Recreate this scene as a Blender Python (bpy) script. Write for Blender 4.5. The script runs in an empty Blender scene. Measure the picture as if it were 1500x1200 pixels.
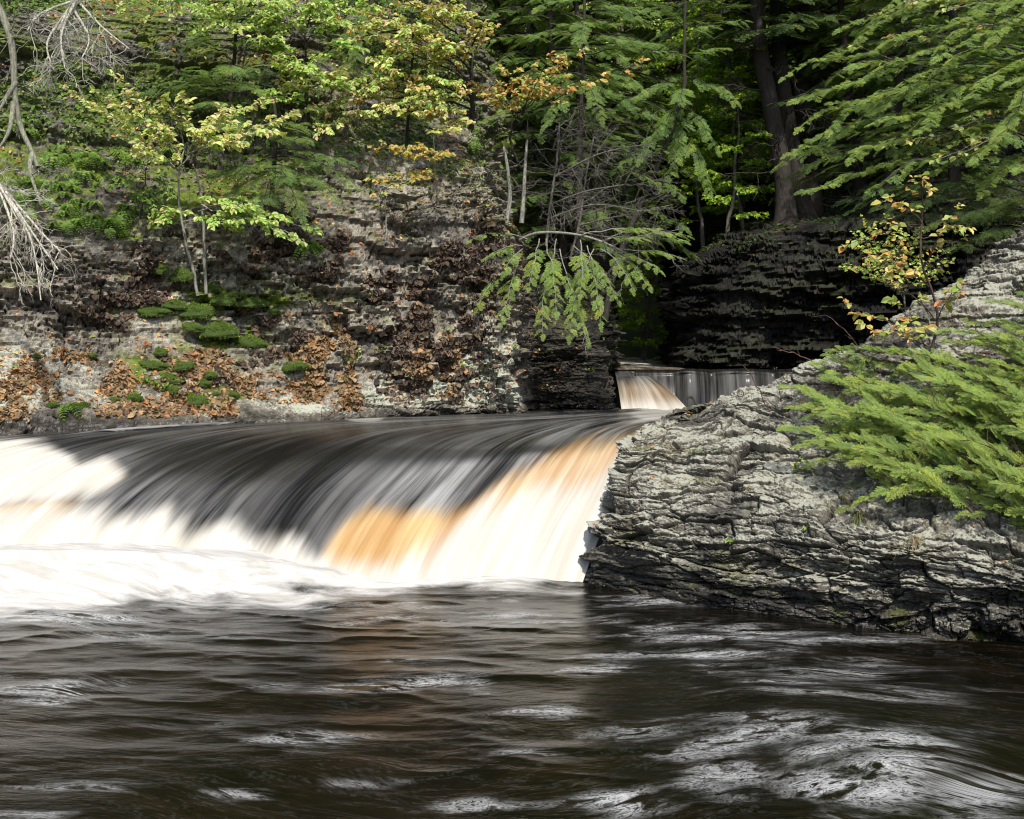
import bpy, math
import numpy as np
rng = np.random.default_rng(11)
SC = bpy.context.scene
COL = SC.collection
# ------------------------------------------------------------------ camera survey: photo px -> world at a depth
FPX, CX, HY, CAMZ = 1600.0, 750.0, 530.0, 2.5
def W(px, py, D):
    return np.array([(px-CX)/FPX*D, D, CAMZ-(py-HY)/FPX*D])
def proj(P):
    P = np.asarray(P); y = np.maximum(P[..., 1], .1)
    return CX+FPX*P[..., 0]/y, HY-FPX*(P[..., 2]-CAMZ)/y
# ------------------------------------------------------------------ noise
def h3(i, j, k, seed=0):
    i = np.asarray(i).astype(np.int64); j = np.asarray(j).astype(np.int64); k = np.asarray(k).astype(np.int64)
    n = (i*374761393 + j*668265263 + k*2147483647 + (int(seed)*1274126177 & 0xffffffff)) & 0xffffffff
    n = ((n ^ (n >> 13))*1274126177) & 0xffffffff
    n = ((n ^ (n >> 15))*2246822519) & 0xffffffff
    n = n ^ (n >> 16)
    return (n & 0xffffff)/float(0xffffff)
def vn(x, y, z=0., seed=0):
    x, y, z = np.broadcast_arrays(np.asarray(x, float), np.asarray(y, float), np.asarray(z, float))
    xi, yi, zi = np.floor(x), np.floor(y), np.floor(z)
    fx, fy, fz = x-xi, y-yi, z-zi
    fx = fx*fx*(3-2*fx); fy = fy*fy*(3-2*fy); fz = fz*fz*(3-2*fz)
    r = 0
    for a in (0, 1):
        for b in (0, 1):
            for c in (0, 1):
                w = (fx if a else 1-fx)*(fy if b else 1-fy)*(fz if c else 1-fz)
                r = r+w*h3(xi+a, yi+b, zi+c, seed)
    return r
def fbm(x, y, z=0., oct=4, seed=0):
    r, a, s, t = 0, .5, 1., 0
    for o in range(oct):
        r = r+a*vn(np.asarray(x)*s, np.asarray(y)*s, np.asarray(z)*s, seed+o*17); t += a; a *= .5; s *= 2.03
    return r/t
def sst(a, b, x):
    t = np.clip((x-a)/(b-a), 0, 1); return t*t*(3-2*t)
def nrm(v):
    return v/np.maximum(np.linalg.norm(v, axis=-1, keepdims=True), 1e-9)
# ------------------------------------------------------------------ mesh helpers
def mk(name, V, F, mat, parent=None, col=None, attrs=None, uv=None, smooth=False):
    me = bpy.data.meshes.new(name)
    V = np.ascontiguousarray(V, np.float32)
    Fs = F if isinstance(F, list) else [F]
    Fs = [np.asarray(f, np.int32) for f in Fs if len(f)]
    loops = np.concatenate([f.ravel() for f in Fs]); tot = np.concatenate([np.full(len(f), f.shape[1], np.int32) for f in Fs])
    st = np.concatenate([[0], np.cumsum(tot)[:-1]]).astype(np.int32)
    me.vertices.add(len(V)); me.vertices.foreach_set('co', V.ravel())
    me.loops.add(len(loops)); me.loops.foreach_set('vertex_index', loops)
    me.polygons.add(len(tot)); me.polygons.foreach_set('loop_start', st)
    try: me.polygons.foreach_set('loop_total', tot)
    except Exception: pass
    me.polygons.foreach_set('use_smooth', np.full(len(tot), smooth))
    if col is not None:
        c = np.ones((len(V), 4), np.float32); c[:, :3] = col
        a = me.color_attributes.new('col', 'FLOAT_COLOR', 'POINT'); a.data.foreach_set('color', c.ravel())
    for k, v in (attrs or {}).items():
        a = me.attributes.new(k, 'FLOAT', 'POINT'); a.data.foreach_set('value', np.ascontiguousarray(v, np.float32).ravel())
    if uv is not None:
        u = me.uv_layers.new(name='UVMap'); u.data.foreach_set('uv', np.ascontiguousarray(uv, np.float32)[loops].ravel())
    me.update(calc_edges=True); me.validate()
    me.materials.append(mat)
    o = bpy.data.objects.new(name, me); COL.objects.link(o)
    if parent is not None: o.parent = parent
    return o
def tag(o, label=None, cat=None, group=None, kind=None):
    if label: o['label'] = label
    if cat: o['category'] = cat
    if group: o['group'] = group
    if kind: o['kind'] = kind
    return o
def empty(name, loc=(0, 0, 0), rz=0):
    o = bpy.data.objects.new(name, None); COL.objects.link(o); o.location = loc; o.rotation_euler = (0, 0, rz)
    o.empty_display_size = .2; return o
def dup(root, loc, rz=0, sc=1., label=None, tilt=None):
    r = root.copy(); COL.objects.link(r); r.location = loc; r.scale = (sc,)*3
    r.rotation_euler = (0, 0, rz) if tilt is None else tilt
    if label: r['label'] = label
    for ch in root.children:
        c = ch.copy(); COL.objects.link(c); c.parent = r
    return r
class Geo:
    def __init__(s): s.V, s.F, s.C, s.n = [], [], [], 0
    def add(s, V, F, C):
        V = np.asarray(V, float).reshape(-1, 3)
        C = np.broadcast_to(np.asarray(C, float), V.shape)
        s.V.append(V); s.F.append(np.asarray(F)+s.n); s.C.append(C); s.n += len(V)
    def build(s, name, mat, parent=None, origin=(0, 0, 0), smooth=False):
        V = np.concatenate(s.V)-np.asarray(origin)
        four = [f for f in s.F if f.shape[1] == 4]; three = [f for f in s.F if f.shape[1] == 3]
        Fs = ([np.concatenate(four)] if four else [])+([np.concatenate(three)] if three else [])
        return mk(name, V, Fs, mat, parent, col=np.concatenate(s.C), smooth=smooth)
def tube(pts, rad, k=6):
    pts = np.asarray(pts, float); n = len(pts); rad = np.broadcast_to(rad, (n,))
    T = nrm(np.gradient(pts, axis=0)); ref = np.array([.31, .2, .93])
    m = np.abs(T[:, 2]).mean() > .8
    if m: ref = np.array([.9, .3, .1])
    A = nrm(np.cross(T, ref)); B = np.cross(T, A)
    th = np.arange(k)*2*np.pi/k
    V = pts[:, None]+rad[:, None, None]*(np.cos(th)[None, :, None]*A[:, None]+np.sin(th)[None, :, None]*B[:, None])
    i = np.arange(n-1)[:, None]*k; j = np.arange(k)[None]; j2 = (j+1) % k
    F = np.stack([i+j, i+j2, i+k+j2, i+k+j], -1).reshape(-1, 4)
    return V.reshape(-1, 3), F
def crom(P, n):
    P = np.asarray(P, float); m = len(P)
    t = np.linspace(0, m-1, n); i = np.minimum(t.astype(int), m-2); f = t-i
    f = f.reshape((-1,)+(1,)*(P.ndim-1))
    a, b, c, d = P[np.maximum(i-1, 0)], P[i], P[i+1], P[np.minimum(i+2, m-1)]
    return .5*((2*b)+(c-a)*f+(2*a-5*b+4*c-d)*f*f+(3*b-a-3*c+d)*f**3)
def wander(p0, p1, n, amp, sag=0., r=rng):
    t = np.linspace(0, 1, n)[:, None]; p0 = np.asarray(p0); p1 = np.asarray(p1); L = np.linalg.norm(p1-p0)
    j = np.cumsum(r.normal(0, 1, (n, 3)), 0); j = j-j[:1]; j = j-t*j[-1:]
    return p0+(p1-p0)*t+j*amp*L/np.sqrt(n)+np.array([0, 0, 1.])*(sag*L*4*t*(1-t))
# ------------------------------------------------------------------ materials
class NT:
    def __init__(s, name):
        s.m = bpy.data.materials.new(name); s.m.use_nodes = True; s.t = s.m.node_tree; s.t.nodes.clear()
        s.out = s.t.nodes.new('ShaderNodeOutputMaterial')
    def n(s, typ, ins=None, **kw):
        o = s.t.nodes.new('ShaderNode'+typ)
        for k, v in kw.items(): setattr(o, k, v)
        for k, v in (ins or {}).items(): s.set(o.inputs[k], v)
        return o
    def set(s, sock, v):
        if isinstance(v, bpy.types.NodeSocket): s.t.links.new(v, sock)
        elif isinstance(v, bpy.types.Node): s.t.links.new(v.outputs[0], sock)
        elif isinstance(v, (tuple, list)) and sock.type == 'RGBA': sock.default_value = tuple(v)+((1,) if len(v) == 3 else ())
        else: sock.default_value = v
    def math(s, op, a, b=0., c=None, clamp=False):
        o = s.t.nodes.new('ShaderNodeMath'); o.operation = op; o.use_clamp = clamp
        s.set(o.inputs[0], a); s.set(o.inputs[1], b)
        if c is not None: s.set(o.inputs[2], c)
        return o.outputs[0]
    def mix(s, f, a, b, blend='MIX'):
        o = s.t.nodes.new('ShaderNodeMix'); o.data_type = 'RGBA'; o.blend_type = blend
        s.set(o.inputs[0], f); s.set(o.inputs[6], a); s.set(o.inputs[7], b); return o.outputs[2]
    def ramp(s, f, a, b):
        o = s.n('MapRange', {'Value': f, 'From Min': a, 'From Max': b}); o.interpolation_type = 'SMOOTHSTEP'; return o.outputs[0]
    def noise(s, vec, scale, detail=4., rough=.55, dist=0.):
        o = s.n('TexNoise', {'Scale': scale, 'Detail': detail, 'Roughness': rough, 'Distortion': dist})
        if vec is not None: s.set(o.inputs['Vector'], vec)
        return o.outputs[0]
    def attr(s, name):
        return s.n('Attribute', attribute_name=name)
    def done(s, sh):
        s.t.links.new(sh.outputs[0], s.out.inputs['Surface']); return s.m
def rock_mat(name, lich=.5, rough=.85, lichcol=(.40, .42, .34)):
    t = NT(name); pos = t.n('NewGeometry').outputs['Position']
    c = t.attr('col').outputs[0]
    n1 = t.noise(pos, 9., 6., .68); n2 = t.noise(pos, 48., 4., .65); n3 = t.noise(pos, 19., 6., .74, .8)
    c = t.mix(1., c, t.mix(t.ramp(n1, .3, .7), (.5, .48, .45), (1.4, 1.39, 1.35)), 'MULTIPLY')
    c = t.mix(1., c, t.mix(t.ramp(n2, .3, .7), (.6, .6, .6), (1.3, 1.3, 1.3)), 'MULTIPLY')
    la = t.attr('lichen').outputs['Fac']
    f = t.ramp(t.math('ADD', n3, t.math('MULTIPLY', la, .35)), .72-.1*lich, .80-.1*lich)
    c = t.mix(f, c, lichcol)
    v = t.n('TexVoronoi', {'Vector': pos, 'Scale': 34.}); v2 = t.ramp(v.outputs['Distance'], .22, .12)
    f2 = t.math('MULTIPLY', v2, t.ramp(t.noise(pos, 5., 3.), .5, .62))
    c = t.mix(t.math('MULTIPLY', f2, t.ramp(la, .15, .6)), c, tuple(1.25*q for q in lichcol))
    wet = t.attr('wet').outputs['Fac']
    b = t.n('Bump', {'Strength': .6, 'Distance': .02, 'Height': t.math('ADD', n1, t.math('MULTIPLY', n2, .5))})
    r = t.math('SUBTRACT', rough, t.math('MULTIPLY', wet, .55))
    p = t.n('BsdfPrincipled', {'Base Color': c, 'Roughness': r, 'Normal': b, 'Specular IOR Level': .35})
    return t.done(p)
def leaf_mat(name, trans=.35, rough=.5, spec=.35):
    t = NT(name); c = t.attr('col').outputs[0]
    p = t.n('BsdfPrincipled', {'Base Color': c, 'Roughness': rough, 'Specular IOR Level': spec})
    tr = t.n('BsdfTranslucent', {'Color': t.mix(1., c, (1.25, 1.2, .6), 'MULTIPLY')})
    m = t.n('MixShader', {0: trans, 1: p, 2: tr}); return t.done(m)
def bark_mat(name):
    t = NT(name); pos = t.n('NewGeometry').outputs['Position']; c = t.attr('col').outputs[0]
    mp = t.n('Mapping', {'Vector': pos, 'Scale': (1., 1., .25)})
    n1 = t.noise(mp, 40., 5., .65); n2 = t.noise(pos, 14., 4., .6)
    c = t.mix(1., c, t.mix(t.ramp(n1, .3, .7), (.5, .5, .5), (1.4, 1.4, 1.4)), 'MULTIPLY')
    c = t.mix(t.math('MULTIPLY', t.ramp(n2, .55, .66), .35), c, t.mix(1., c, (1.7, 1.8, 1.5), 'MULTIPLY'))
    b = t.n('Bump', {'Strength': .8, 'Distance': .02, 'Height': n1})
    return t.done(t.n('BsdfPrincipled', {'Base Color': c, 'Roughness': .9, 'Normal': b}))
def vcol_mat(name, rough=.9):
    t = NT(name); pos = t.n('NewGeometry').outputs['Position']; c = t.attr('col').outputs[0]
    n1 = t.noise(pos, 70., 4., .6)
    c = t.mix(1., c, t.mix(t.ramp(n1, .3, .7), (.6, .6, .6), (1.35, 1.35, 1.35)), 'MULTIPLY')
    return t.done(t.n('BsdfPrincipled', {'Base Color': c, 'Roughness': rough}))
M_ROCK = rock_mat('shale_rock', .55)
M_ROCKR = rock_mat('lichened_shale', .46, .85, (.33, .335, .275))
M_ROCKD = rock_mat('painted_shade_shale', .0, .75, (.022, .025, .017))  # back cliff rock, lichen tint kept dark to suit its painted shade
M_LEAF = leaf_mat('broad_leaf', .35)
M_NEEDLE = leaf_mat('hemlock_needle', .32, .5, .35)
M_BARK = bark_mat('bark')
M_MOSS = vcol_mat('moss', .95)
M_LITTER = leaf_mat('dry_leaf', .08, .7, .2)
# ------------------------------------------------------------------ strata displacement
def layers(H, S, thick, blk, seed):
    r = np.random.default_rng(seed)
    n = int((H.max()-H.min())/thick*1.6)+12
    e = H.min()-thick+np.cumsum(r.uniform(.35, 1.75, n)*thick)
    e = np.concatenate([[H.min()-3*thick], e])
    idx = np.clip(np.searchsorted(e, H), 1, len(e)-1)
    dz = np.minimum(H-e[idx-1], e[idx]-H); fz = (H-e[idx-1])/(e[idx]-e[idx-1])
    bl = (blk*r.uniform(.5, 1.9, len(e)+1))[idx]; off = r.uniform(0, 50, len(e)+1)[idx]
    q = (S+off+.9*blk*(vn(S/blk*.8, idx*7.3, 0, seed)-.5))/bl
    cell = np.floor(q); fr = q-cell; ds = np.minimum(fr, 1-fr)*bl
    rc = h3(idx, cell, 3, seed); rl = r.uniform(0, 1, len(e)+1)[idx]; r2 = h3(idx, cell, 9, seed)
    return rc, rl, r2, np.maximum(dz, 0), ds, fr, fz
def worley(u, v, seed):
    iu, iv = np.floor(u), np.floor(v); F1 = np.full(u.shape, 9.); F2 = np.full(u.shape, 9.); cu = 0*u; cv = 0*u; ci = 0*u; cj = 0*u
    for a in (-1, 0, 1):
        for b in (-1, 0, 1):
            x = iu+a; y = iv+b; px_ = x+.1+.8*h3(x, y, 1, seed); py_ = y+.1+.8*h3(x, y, 2, seed)
            d = np.maximum(np.abs(px_-u), np.abs(py_-v))*.6+.4*np.hypot(px_-u, py_-v); m = d < F1
            F2 = np.where(m, F1, np.minimum(F2, d)); F1 = np.where(m, d, F1)
            cu = np.where(m, px_, cu); cv = np.where(m, py_, cv); ci = np.where(m, x, ci); cj = np.where(m, y, cj)
    return h3(ci, cj, 5, seed), h3(ci, cj, 6, seed), F2-F1, u-cu, v-cv
def strata(S, H, amp=1., dip=.0, seed=1, fine=1., blk=1., small=1.):
    Hw = H+dip*S+.30*(fbm(S*.4, H*.5, 0, 3, seed)-.5)+.10*(fbm(S*1.6, H*2, 0, 3, seed+5)-.5)+.03*(fbm(S*7, H*9, 0, 2, seed+6)-.5)
    Sw = S+.12*(fbm(S*3, H*5, 0, 3, seed+8)-.5)
    am = .35+1.15*sst(.32, .66, fbm(S*.9, H*1.6, 0, 3, seed+12))
    d = np.zeros_like(S); tone = np.zeros_like(S); grv = np.zeros_like(S)
    rc, rl, r2, dz, ds, fr, fz = layers(Hw, Sw, .62, 3., seed+2)
    d += .17*(rl-.5)-.05*np.exp(-(dz/.02)**2); grv = np.maximum(grv, .6*np.exp(-(dz/.018)**2))
    rc, rl, r2, dz, ds, fr, fz = layers(Hw, Sw, .30, 1.3, seed)
    d += .13*(.55*rl+.45*rc-.5)-.04*fz; tone += .2*rc
    for (su, sv, a, wt, ed) in ((1.15, .24, .21, .35, .035), (.52, .10, .125, .45, .045), (.25, .048, .058, .3, .07), (.11, .022, .022, .15, .12)):
        seed += 31; su = su*blk; a = a*(1. if sv > .08 else small)
        r1, r2, e, du, dv = worley(Sw/su+.35*np.floor(Hw/sv*.5), Hw/sv, seed)
        a = a*am; d += a*(r1-.5)*.95+a*.34*dv*(2*r2-.8)+a*.8*(h3(r1*999, r2*999, 4, seed)-.5)*du
        g = np.exp(-(e/ed)**2); d -= a*.35*g; grv = np.maximum(grv, g*wt*1.3); tone += wt*(.6*r1+.4*r2)*.8
    d += .11*(fbm(S*.9, H*1.1, 0, 4, seed+3)-.5)+fine*(.05*(fbm(S*4, H*10, 0, 3, seed+4)-.5)+.026*(fbm(S*12, H*36, 0, 3, seed+9)-.5))
    return d*amp, tone, grv
def cols_surface(cols, ns, nt):
    """cols: list of columns, each a list of (px,py,D); returns grid (ns,nt,3) evenly spaced"""
    A = np.array([[W(*p) for p in c] for c in cols])           # (c,k,3)
    G = crom(A, ns*2) ; G = np.swapaxes(crom(np.swapaxes(G, 0, 1), nt*2), 0, 1)
    # even arc length along columns
    L = np.concatenate([np.zeros((G.shape[0], 1)), np.cumsum(np.linalg.norm(np.diff(G, axis=1), axis=2), 1)], 1).mean(0)
    t = np.interp(np.linspace(0, L[-1], nt), L, np.arange(len(L))); i = np.minimum(t.astype(int), G.shape[1]-2); f = (t-i)[None, :, None]
    G = G[:, i]*(1-f)+G[:, i+1]*f
    L = np.concatenate([np.zeros((1, nt)), np.cumsum(np.linalg.norm(np.diff(G, axis=0), axis=2), 0)], 0)[:, :int(nt*.7)].mean(1)
    t = np.interp(np.linspace(0, L[-1], ns), L, np.arange(len(L))); i = np.minimum(t.astype(int), G.shape[0]-2); f = (t-i)[:, None, None]
    G = G[i]*(1-f)+G[i+1]*f
    S = np.broadcast_to(np.linspace(0, L[-1], ns)[:, None], (ns, nt))
    return G, S
def gnormal(G):
    return nrm(np.cross(np.gradient(G, axis=0), np.gradient(G, axis=1)))
def gfaces(ns, nt):
    i = np.arange(ns-1)[:, None]*nt; j = np.arange(nt-1)[None]
    return np.stack([i+j, i+nt+j, i+nt+j+1, i+j+1], -1).reshape(-1, 4)
class Surf: pass
def rock_surface(name, cols, ns, nt, mat, amp, dip, seed, water, dark, light, mossf=None, topfade=None, lich=None, brown=.3, fine=1., shade=None, blk=1., small=1., wetz=.30):
    G, S = cols_surface(cols, ns, nt)
    N = gnormal(G)
    d, tone, grv = strata(S.copy(), G[..., 2].copy(), amp, dip, seed, fine, blk, small)
    if topfade is not None: d = d*topfade(G, N)
    if fine > 1: d = d*(1+.75*sst(1120, 1320, proj(G)[0])*sst(.35, .15, N[..., 2])); d = d+.30*(fbm(G[..., 0]*1.3, G[..., 1]*1.3, G[..., 2]*1.6, 3, 610)-.5)*sst(.15, .45, N[..., 2])+sst(.3, .6, N[..., 2])*(.09*(fbm(G[..., 0]*7, G[..., 1]*7, G[..., 2]*7, 4, 611)-.5)+.045*(fbm(G[..., 0]*24, G[..., 1]*24, G[..., 2]*24, 3, 612)-.5))
    # push along normal, mostly sideways so bedding stays level
    Nh = nrm(N*np.array([1, 1, .55]))
    P = G+Nh*d[..., None]
    N2 = gnormal(P)
    f1 = fbm(G[..., 0]*1.3, G[..., 1]*1.3, G[..., 2]*1.3, 4, seed+70); f2 = fbm(G[..., 0]*4, G[..., 1]*4, G[..., 2]*4, 4, seed+71)
    k = np.clip(.55*tone+.9*(f1-.5)+.5*(f2-.5)+.15, 0, 1)[..., None]
    c = np.array(dark)*(1-k)+np.array(light)*k
    bm = sst(.52, .66, f2*.6+f1*.4)[..., None]*brown
    c = c*(1-bm)+np.array([.14, .095, .062])*bm
    c = c*(1-.55*np.clip(grv, 0, 1))[..., None]
    c = c*(.72+.75*np.clip((fbm(G[..., 0]*9, G[..., 1]*9, G[..., 2]*14, 3, seed+75)-.3)/.4, 0, 1)*.7)[..., None]
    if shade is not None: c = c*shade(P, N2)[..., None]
    wet = sst(wetz, .05, P[..., 2]-water+.25*(f1-.5)+.1*(f2-.5))
    c = c*(1-.68*wet)[..., None]
    li = np.clip(.5+1.6*(f1-.5)+.9*(tone-.5), 0, 1)*(1-wet*.7)
    if lich is not None: li = li*lich(P, N2)
    if mossf is not None:
        mo = np.clip(mossf(P, N2, f1, f2), 0, 1)[..., None]
        c = c*(1-mo)+(np.array([.10, .14, .016])*(.5+1.0*f2[..., None]))*mo; li = li*(1-mo[..., 0])
    o = mk(name, P.reshape(-1, 3), gfaces(ns, nt), mat, None, col=c.reshape(-1, 3), attrs={'lichen': li.ravel(), 'wet': wet.ravel()})
    s = Surf(); s.P = P; s.N = N2; s.G = G; s.px, s.py = proj(P); s.o = o; s.f1 = f1; s.f2 = f2
    return s
def on(s, px, py):
    d = (s.px-px)**2+(s.py-py)**2
    m = d < 16
    if not m.any(): i = np.argmin(d)
    else: i = np.argmin(np.where(m, s.P[..., 1], 1e9))
    i = np.unravel_index(i, d.shape); return s.P[i].copy(), nrm(s.N[i])
# ------------------------------------------------------------------ left cliff
def colm(px, base, pts): return [(px, HY+FPX*(CAMZ-1.15)/base, base)]+[(px, a, b) for a, b in pts]
LC = [
 colm(-330, 12.6, [(640,12.9),(560,13.7),(490,14.4),(400,14.7),(330,14.9),(200,16.2),(100,16.8),(0,17.6),(-250,21)]),
 colm(-120, 13.3, [(636,13.6),(560,14.4),(490,15.1),(400,15.4),(330,15.6),(200,16.8),(100,17.3),(0,18.1),(-250,21)]),
 colm(0, 13.8, [(630,14.1),(560,14.9),(492,15.5),(400,15.75),(330,16.0),(200,17.2),(100,17.7),(0,18.5),(-220,21.5)]),
 colm(130, 14.3, [(627,14.6),(560,15.4),(492,16.0),(410,16.2),(335,16.4),(215,17.5),(110,18.0),(0,19.0),(-220,22)]),
 colm(250, 14.8, [(624,15.1),(570,15.8),(490,16.5),(420,16.7),(340,16.9),(240,17.7),(120,18.3),(0,19.6),(-220,23)]),
 colm(400, 15.6, [(619,15.9),(575,16.5),(495,17.1),(420,17.25),(330,17.45),(230,18.1),(110,19.0),(0,20.2),(-220,24)]),
 colm(520, 16.4, [(615,16.7),(578,17.1),(500,17.5),(420,17.65),(330,17.9),(240,18.4),(150,19.4),(20,21.0),(-220,25)]),
 colm(620, 17.3, [(612,17.5),(570,17.8),(500,18.0),(420,18.1),(330,18.3),(260,18.7),(190,19.9),(60,21.5),(-200,26)]),
 colm(690, 18.2, [(609,18.3),(565,18.4),(500,18.45),(420,18.5),(330,18.6),(262,18.8),(240,19.6),(150,21.6),(-150,27)]),
 colm(735, 18.4, [(608,18.5),(565,18.45),(500,18.5),(430,18.6),(380,18.7),(335,18.9),(318,19.7),(250,22),(-100,28)]),
 colm(757, 18.9, [(606,18.9),(560,18.9),(505,18.9),(450,19.0),(410,19.1),(385,19.3),(370,20.2),(290,23),(-100,30)]),
 colm(775, 20.0, [(601,20.0),(560,20.0),(520,20.0),(490,20.05),(460,20.1),(440,20.3),(425,20.9),(330,24),(-50,32)]),
 colm(830, 20.4, [(600,20.4),(570,20.35),(545,20.3),(520,20.35),(497,20.4),(478,20.6),(468,21.2),(380,24),(0,33)]),
 colm(885, 20.6, [(599,20.6),(575,20.5),(550,20.5),(530,20.5),(510,20.6),(492,20.8),(480,21.3),(410,24),(0,33)]),
 colm(897, 21.6, [(597,21.6),(575,21.5),(552,21.5),(533,21.5),(515,21.6),(498,21.8),(488,22.3),(420,25),(20,34)]),
 colm(893, 25.0, [(587,25.0),(570,25.0),(552,25.0),(536,25.0),(520,25.0),(505,25.2),(495,25.7),(430,28),(60,36)]),
 colm(885, 30.0, [(578,30.0),(565,30.0),(550,30.0),(535,30.0),(518,30.0),(505,30.2),(495,30.7),(440,33),(90,40)]),
]
def topf(G, N): return .35+.65*sst(.75, .35, N[..., 2])
def moss_left(P, N, f1, f2):
    px, py = proj(P)
    m = sst(.1, .6, N[..., 2])*sst(.40, .54, .6*f1+.4*f2)*sst(180, 120, np.abs(py-200))*sst(520, 300, px)*1.2
    m = m+sst(.35, .7, N[..., 2])*sst(.5, .6, f2)*.55*sst(560, 430, py)
    E = lambda cx, cy, rx, ry: np.exp(-((px-cx)/rx)**2-((py-cy)/ry)**2)
    reg = E(285, 440, 85, 22)+E(345, 490, 45, 18)+E(255, 545, 75, 34)+E(400, 440, 50, 9)+.7*E(300, 575, 70, 14)+.6*E(430, 534, 30, 12)+E(765, 332, 25, 12)
    m = m+1.6*reg*sst(.44, .56, .5*f2+.5*fbm(P[..., 0]*7, P[..., 1]*7, P[..., 2]*7, 3, 66))*(1+.3*N[..., 2])
    m = m+sst(260, 60, py)*.6*sst(.4, .55, f2)
    return m
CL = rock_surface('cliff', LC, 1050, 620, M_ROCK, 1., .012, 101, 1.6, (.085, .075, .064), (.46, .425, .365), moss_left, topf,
                  lich=lambda P, N: (.45+.5*sst(3.2, 1.8, P[..., 2]))*(1-sst(750, 790, proj(P)[0])), brown=.34, blk=.75, small=1.05, fine=.7, shade=lambda P, N: (1-.84*sst(752, 790, proj(P)[0]))*(1-.35*sst(260, 120, proj(P)[1]))*(1-.35*sst(350, 310, proj(P)[1])*sst(560, 420, proj(P)[0])))  # shade of the recess painted into rock colour; upper slope darker with dirt
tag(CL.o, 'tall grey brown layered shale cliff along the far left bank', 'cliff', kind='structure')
# ------------------------------------------------------------------ shaded cliff at the back right
RC = []
for (px, D, top) in ((975, 31, 440), (990, 27, 425), (1000, 25.2, 405), (1040, 24.4, 372), (1100, 24.0, 350), (1180, 23.6, 338), (1260, 23.2, 330), (1340, 22.8, 322), (1450, 22.2, 310), (1620, 21.5, 300)):
    b = HY+FPX*(CAMZ-2.0)/D
    RC.append([(px, b, D)]+[(px, b+(top-b)*f, D+.05-.25*math.sin(f*2.6)) for f in (.2, .4, .6, .8, .97)]+[(px, top-12, D+.6), (px, top-50, D+4), (px-30, top-230, D+14)])
CR = rock_surface('cliff', RC, 620, 380, M_ROCKD, 1.5, .02, 303, 2.25, (.003, .003, .0022), (.010, .010, .0075), lambda P, N, a, b: sst(.5, .9, N[..., 2])*sst(.45, .65, a)*.3, topf, brown=.2)  # near-black colours paint this cliff's shade under the trees into the rock
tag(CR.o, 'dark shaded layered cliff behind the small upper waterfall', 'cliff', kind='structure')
# ------------------------------------------------------------------ right foreground outcrop
OC = [
 [(1010,690,18.5),(1010,660,18.0),(1015,640,17.5),(1020,620,17.0),(1030,606,16.6),(1040,597,16.3),(1050,592,16.2),(1065,589,16.2),(1080,590,16.4),(1110,610,17.2)],
 [(960,800,14.2),(958,760,14.2),(960,720,14.2),(965,680,14.2),(975,640,14.3),(990,618,14.5),(1005,606,14.6),(1020,598,14.8),(1035,593,15.0),(1060,610,16)],
 [(838,885,12.35),(850,850,12.4),(862,800,12.45),(884,745,12.55),(905,700,12.7),(925,660,12.85),(943,634,13.1),(965,620,13.6),(985,610,14.0),(1010,625,15.2)],
 [(880,885,12.0),(884,862,12.0),(890,820,12.0),(902,775,12.1),(922,725,12.25),(946,680,12.6),(968,645,13.0),(995,620,13.6),(1020,597,14.1),(1050,615,15.3)],
 [(960,898,11.5),(962,875,11.5),(968,830,11.55),(978,785,11.7),(992,740,11.95),(1010,690,12.4),(1028,655,12.8),(1050,620,13.4),(1070,581,14.1),(1100,600,15.3)],
 [(1060,914,11.0),(1062,890,11.0),(1066,845,11.05),(1072,800,11.2),(1082,755,11.5),(1094,705,12.0),(1106,660,12.5),(1120,610,13.2),(1135,556,14.1),(1160,580,15.3)],
 [(1170,929,10.55),(1170,905,10.55),(1172,858,10.6),(1175,810,10.7),(1180,765,10.95),(1186,710,11.5),(1192,655,12.1),(1200,600,12.8),(1208,532,13.9),(1225,550,15.2)],
 [(1280,945,10.1),(1280,920,10.1),(1280,872,10.1),(1280,822,10.2),(1280,775,10.45),(1282,715,11.1),(1284,650,11.8),(1286,580,12.5),(1290,486,13.6),(1300,505,15)],
 [(1390,958,9.85),(1390,932,9.85),(1388,885,9.8),(1386,835,9.9),(1384,785,10.1),(1382,715,10.8),(1380,640,11.5),(1376,545,12.3),(1370,430,13.3),(1370,450,14.8)],
 [(1500,970,9.6),(1500,943,9.6),(1498,893,9.5),(1496,845,9.55),(1494,790,9.8),(1492,715,10.4),(1490,620,11.1),(1488,500,11.9),(1485,352,13.0),(1485,370,14.6)],
 [(1640,985,9.3),(1640,955,9.3),(1640,905,9.2),(1640,855,9.2),(1640,800,9.4),(1640,715,10.0),(1640,600,10.7),(1640,450,11.5),(1640,270,12.7),(1640,290,14.4)],
 [(1850,1010,8.9),(1850,980,8.9),(1850,925,8.8),(1850,875,8.8),(1850,815,9.0),(1850,720,9.6),(1850,590,10.3),(1850,410,11.1),(1850,200,12.3),(1850,220,14.0)],
]
def oc_top(G, N): return .52+.48*sst(.72, .35, N[..., 2])
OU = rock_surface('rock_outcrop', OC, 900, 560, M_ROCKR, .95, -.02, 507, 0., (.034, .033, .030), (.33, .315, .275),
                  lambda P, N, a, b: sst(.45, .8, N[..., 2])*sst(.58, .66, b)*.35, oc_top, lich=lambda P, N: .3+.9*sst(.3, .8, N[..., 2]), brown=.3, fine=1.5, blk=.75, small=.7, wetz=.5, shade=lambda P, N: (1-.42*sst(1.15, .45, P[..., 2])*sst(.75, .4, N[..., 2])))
tag(OU.o, 'big grey lichen spotted shale outcrop rising beside the waterfall on the right', 'rock outcrop')
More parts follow.
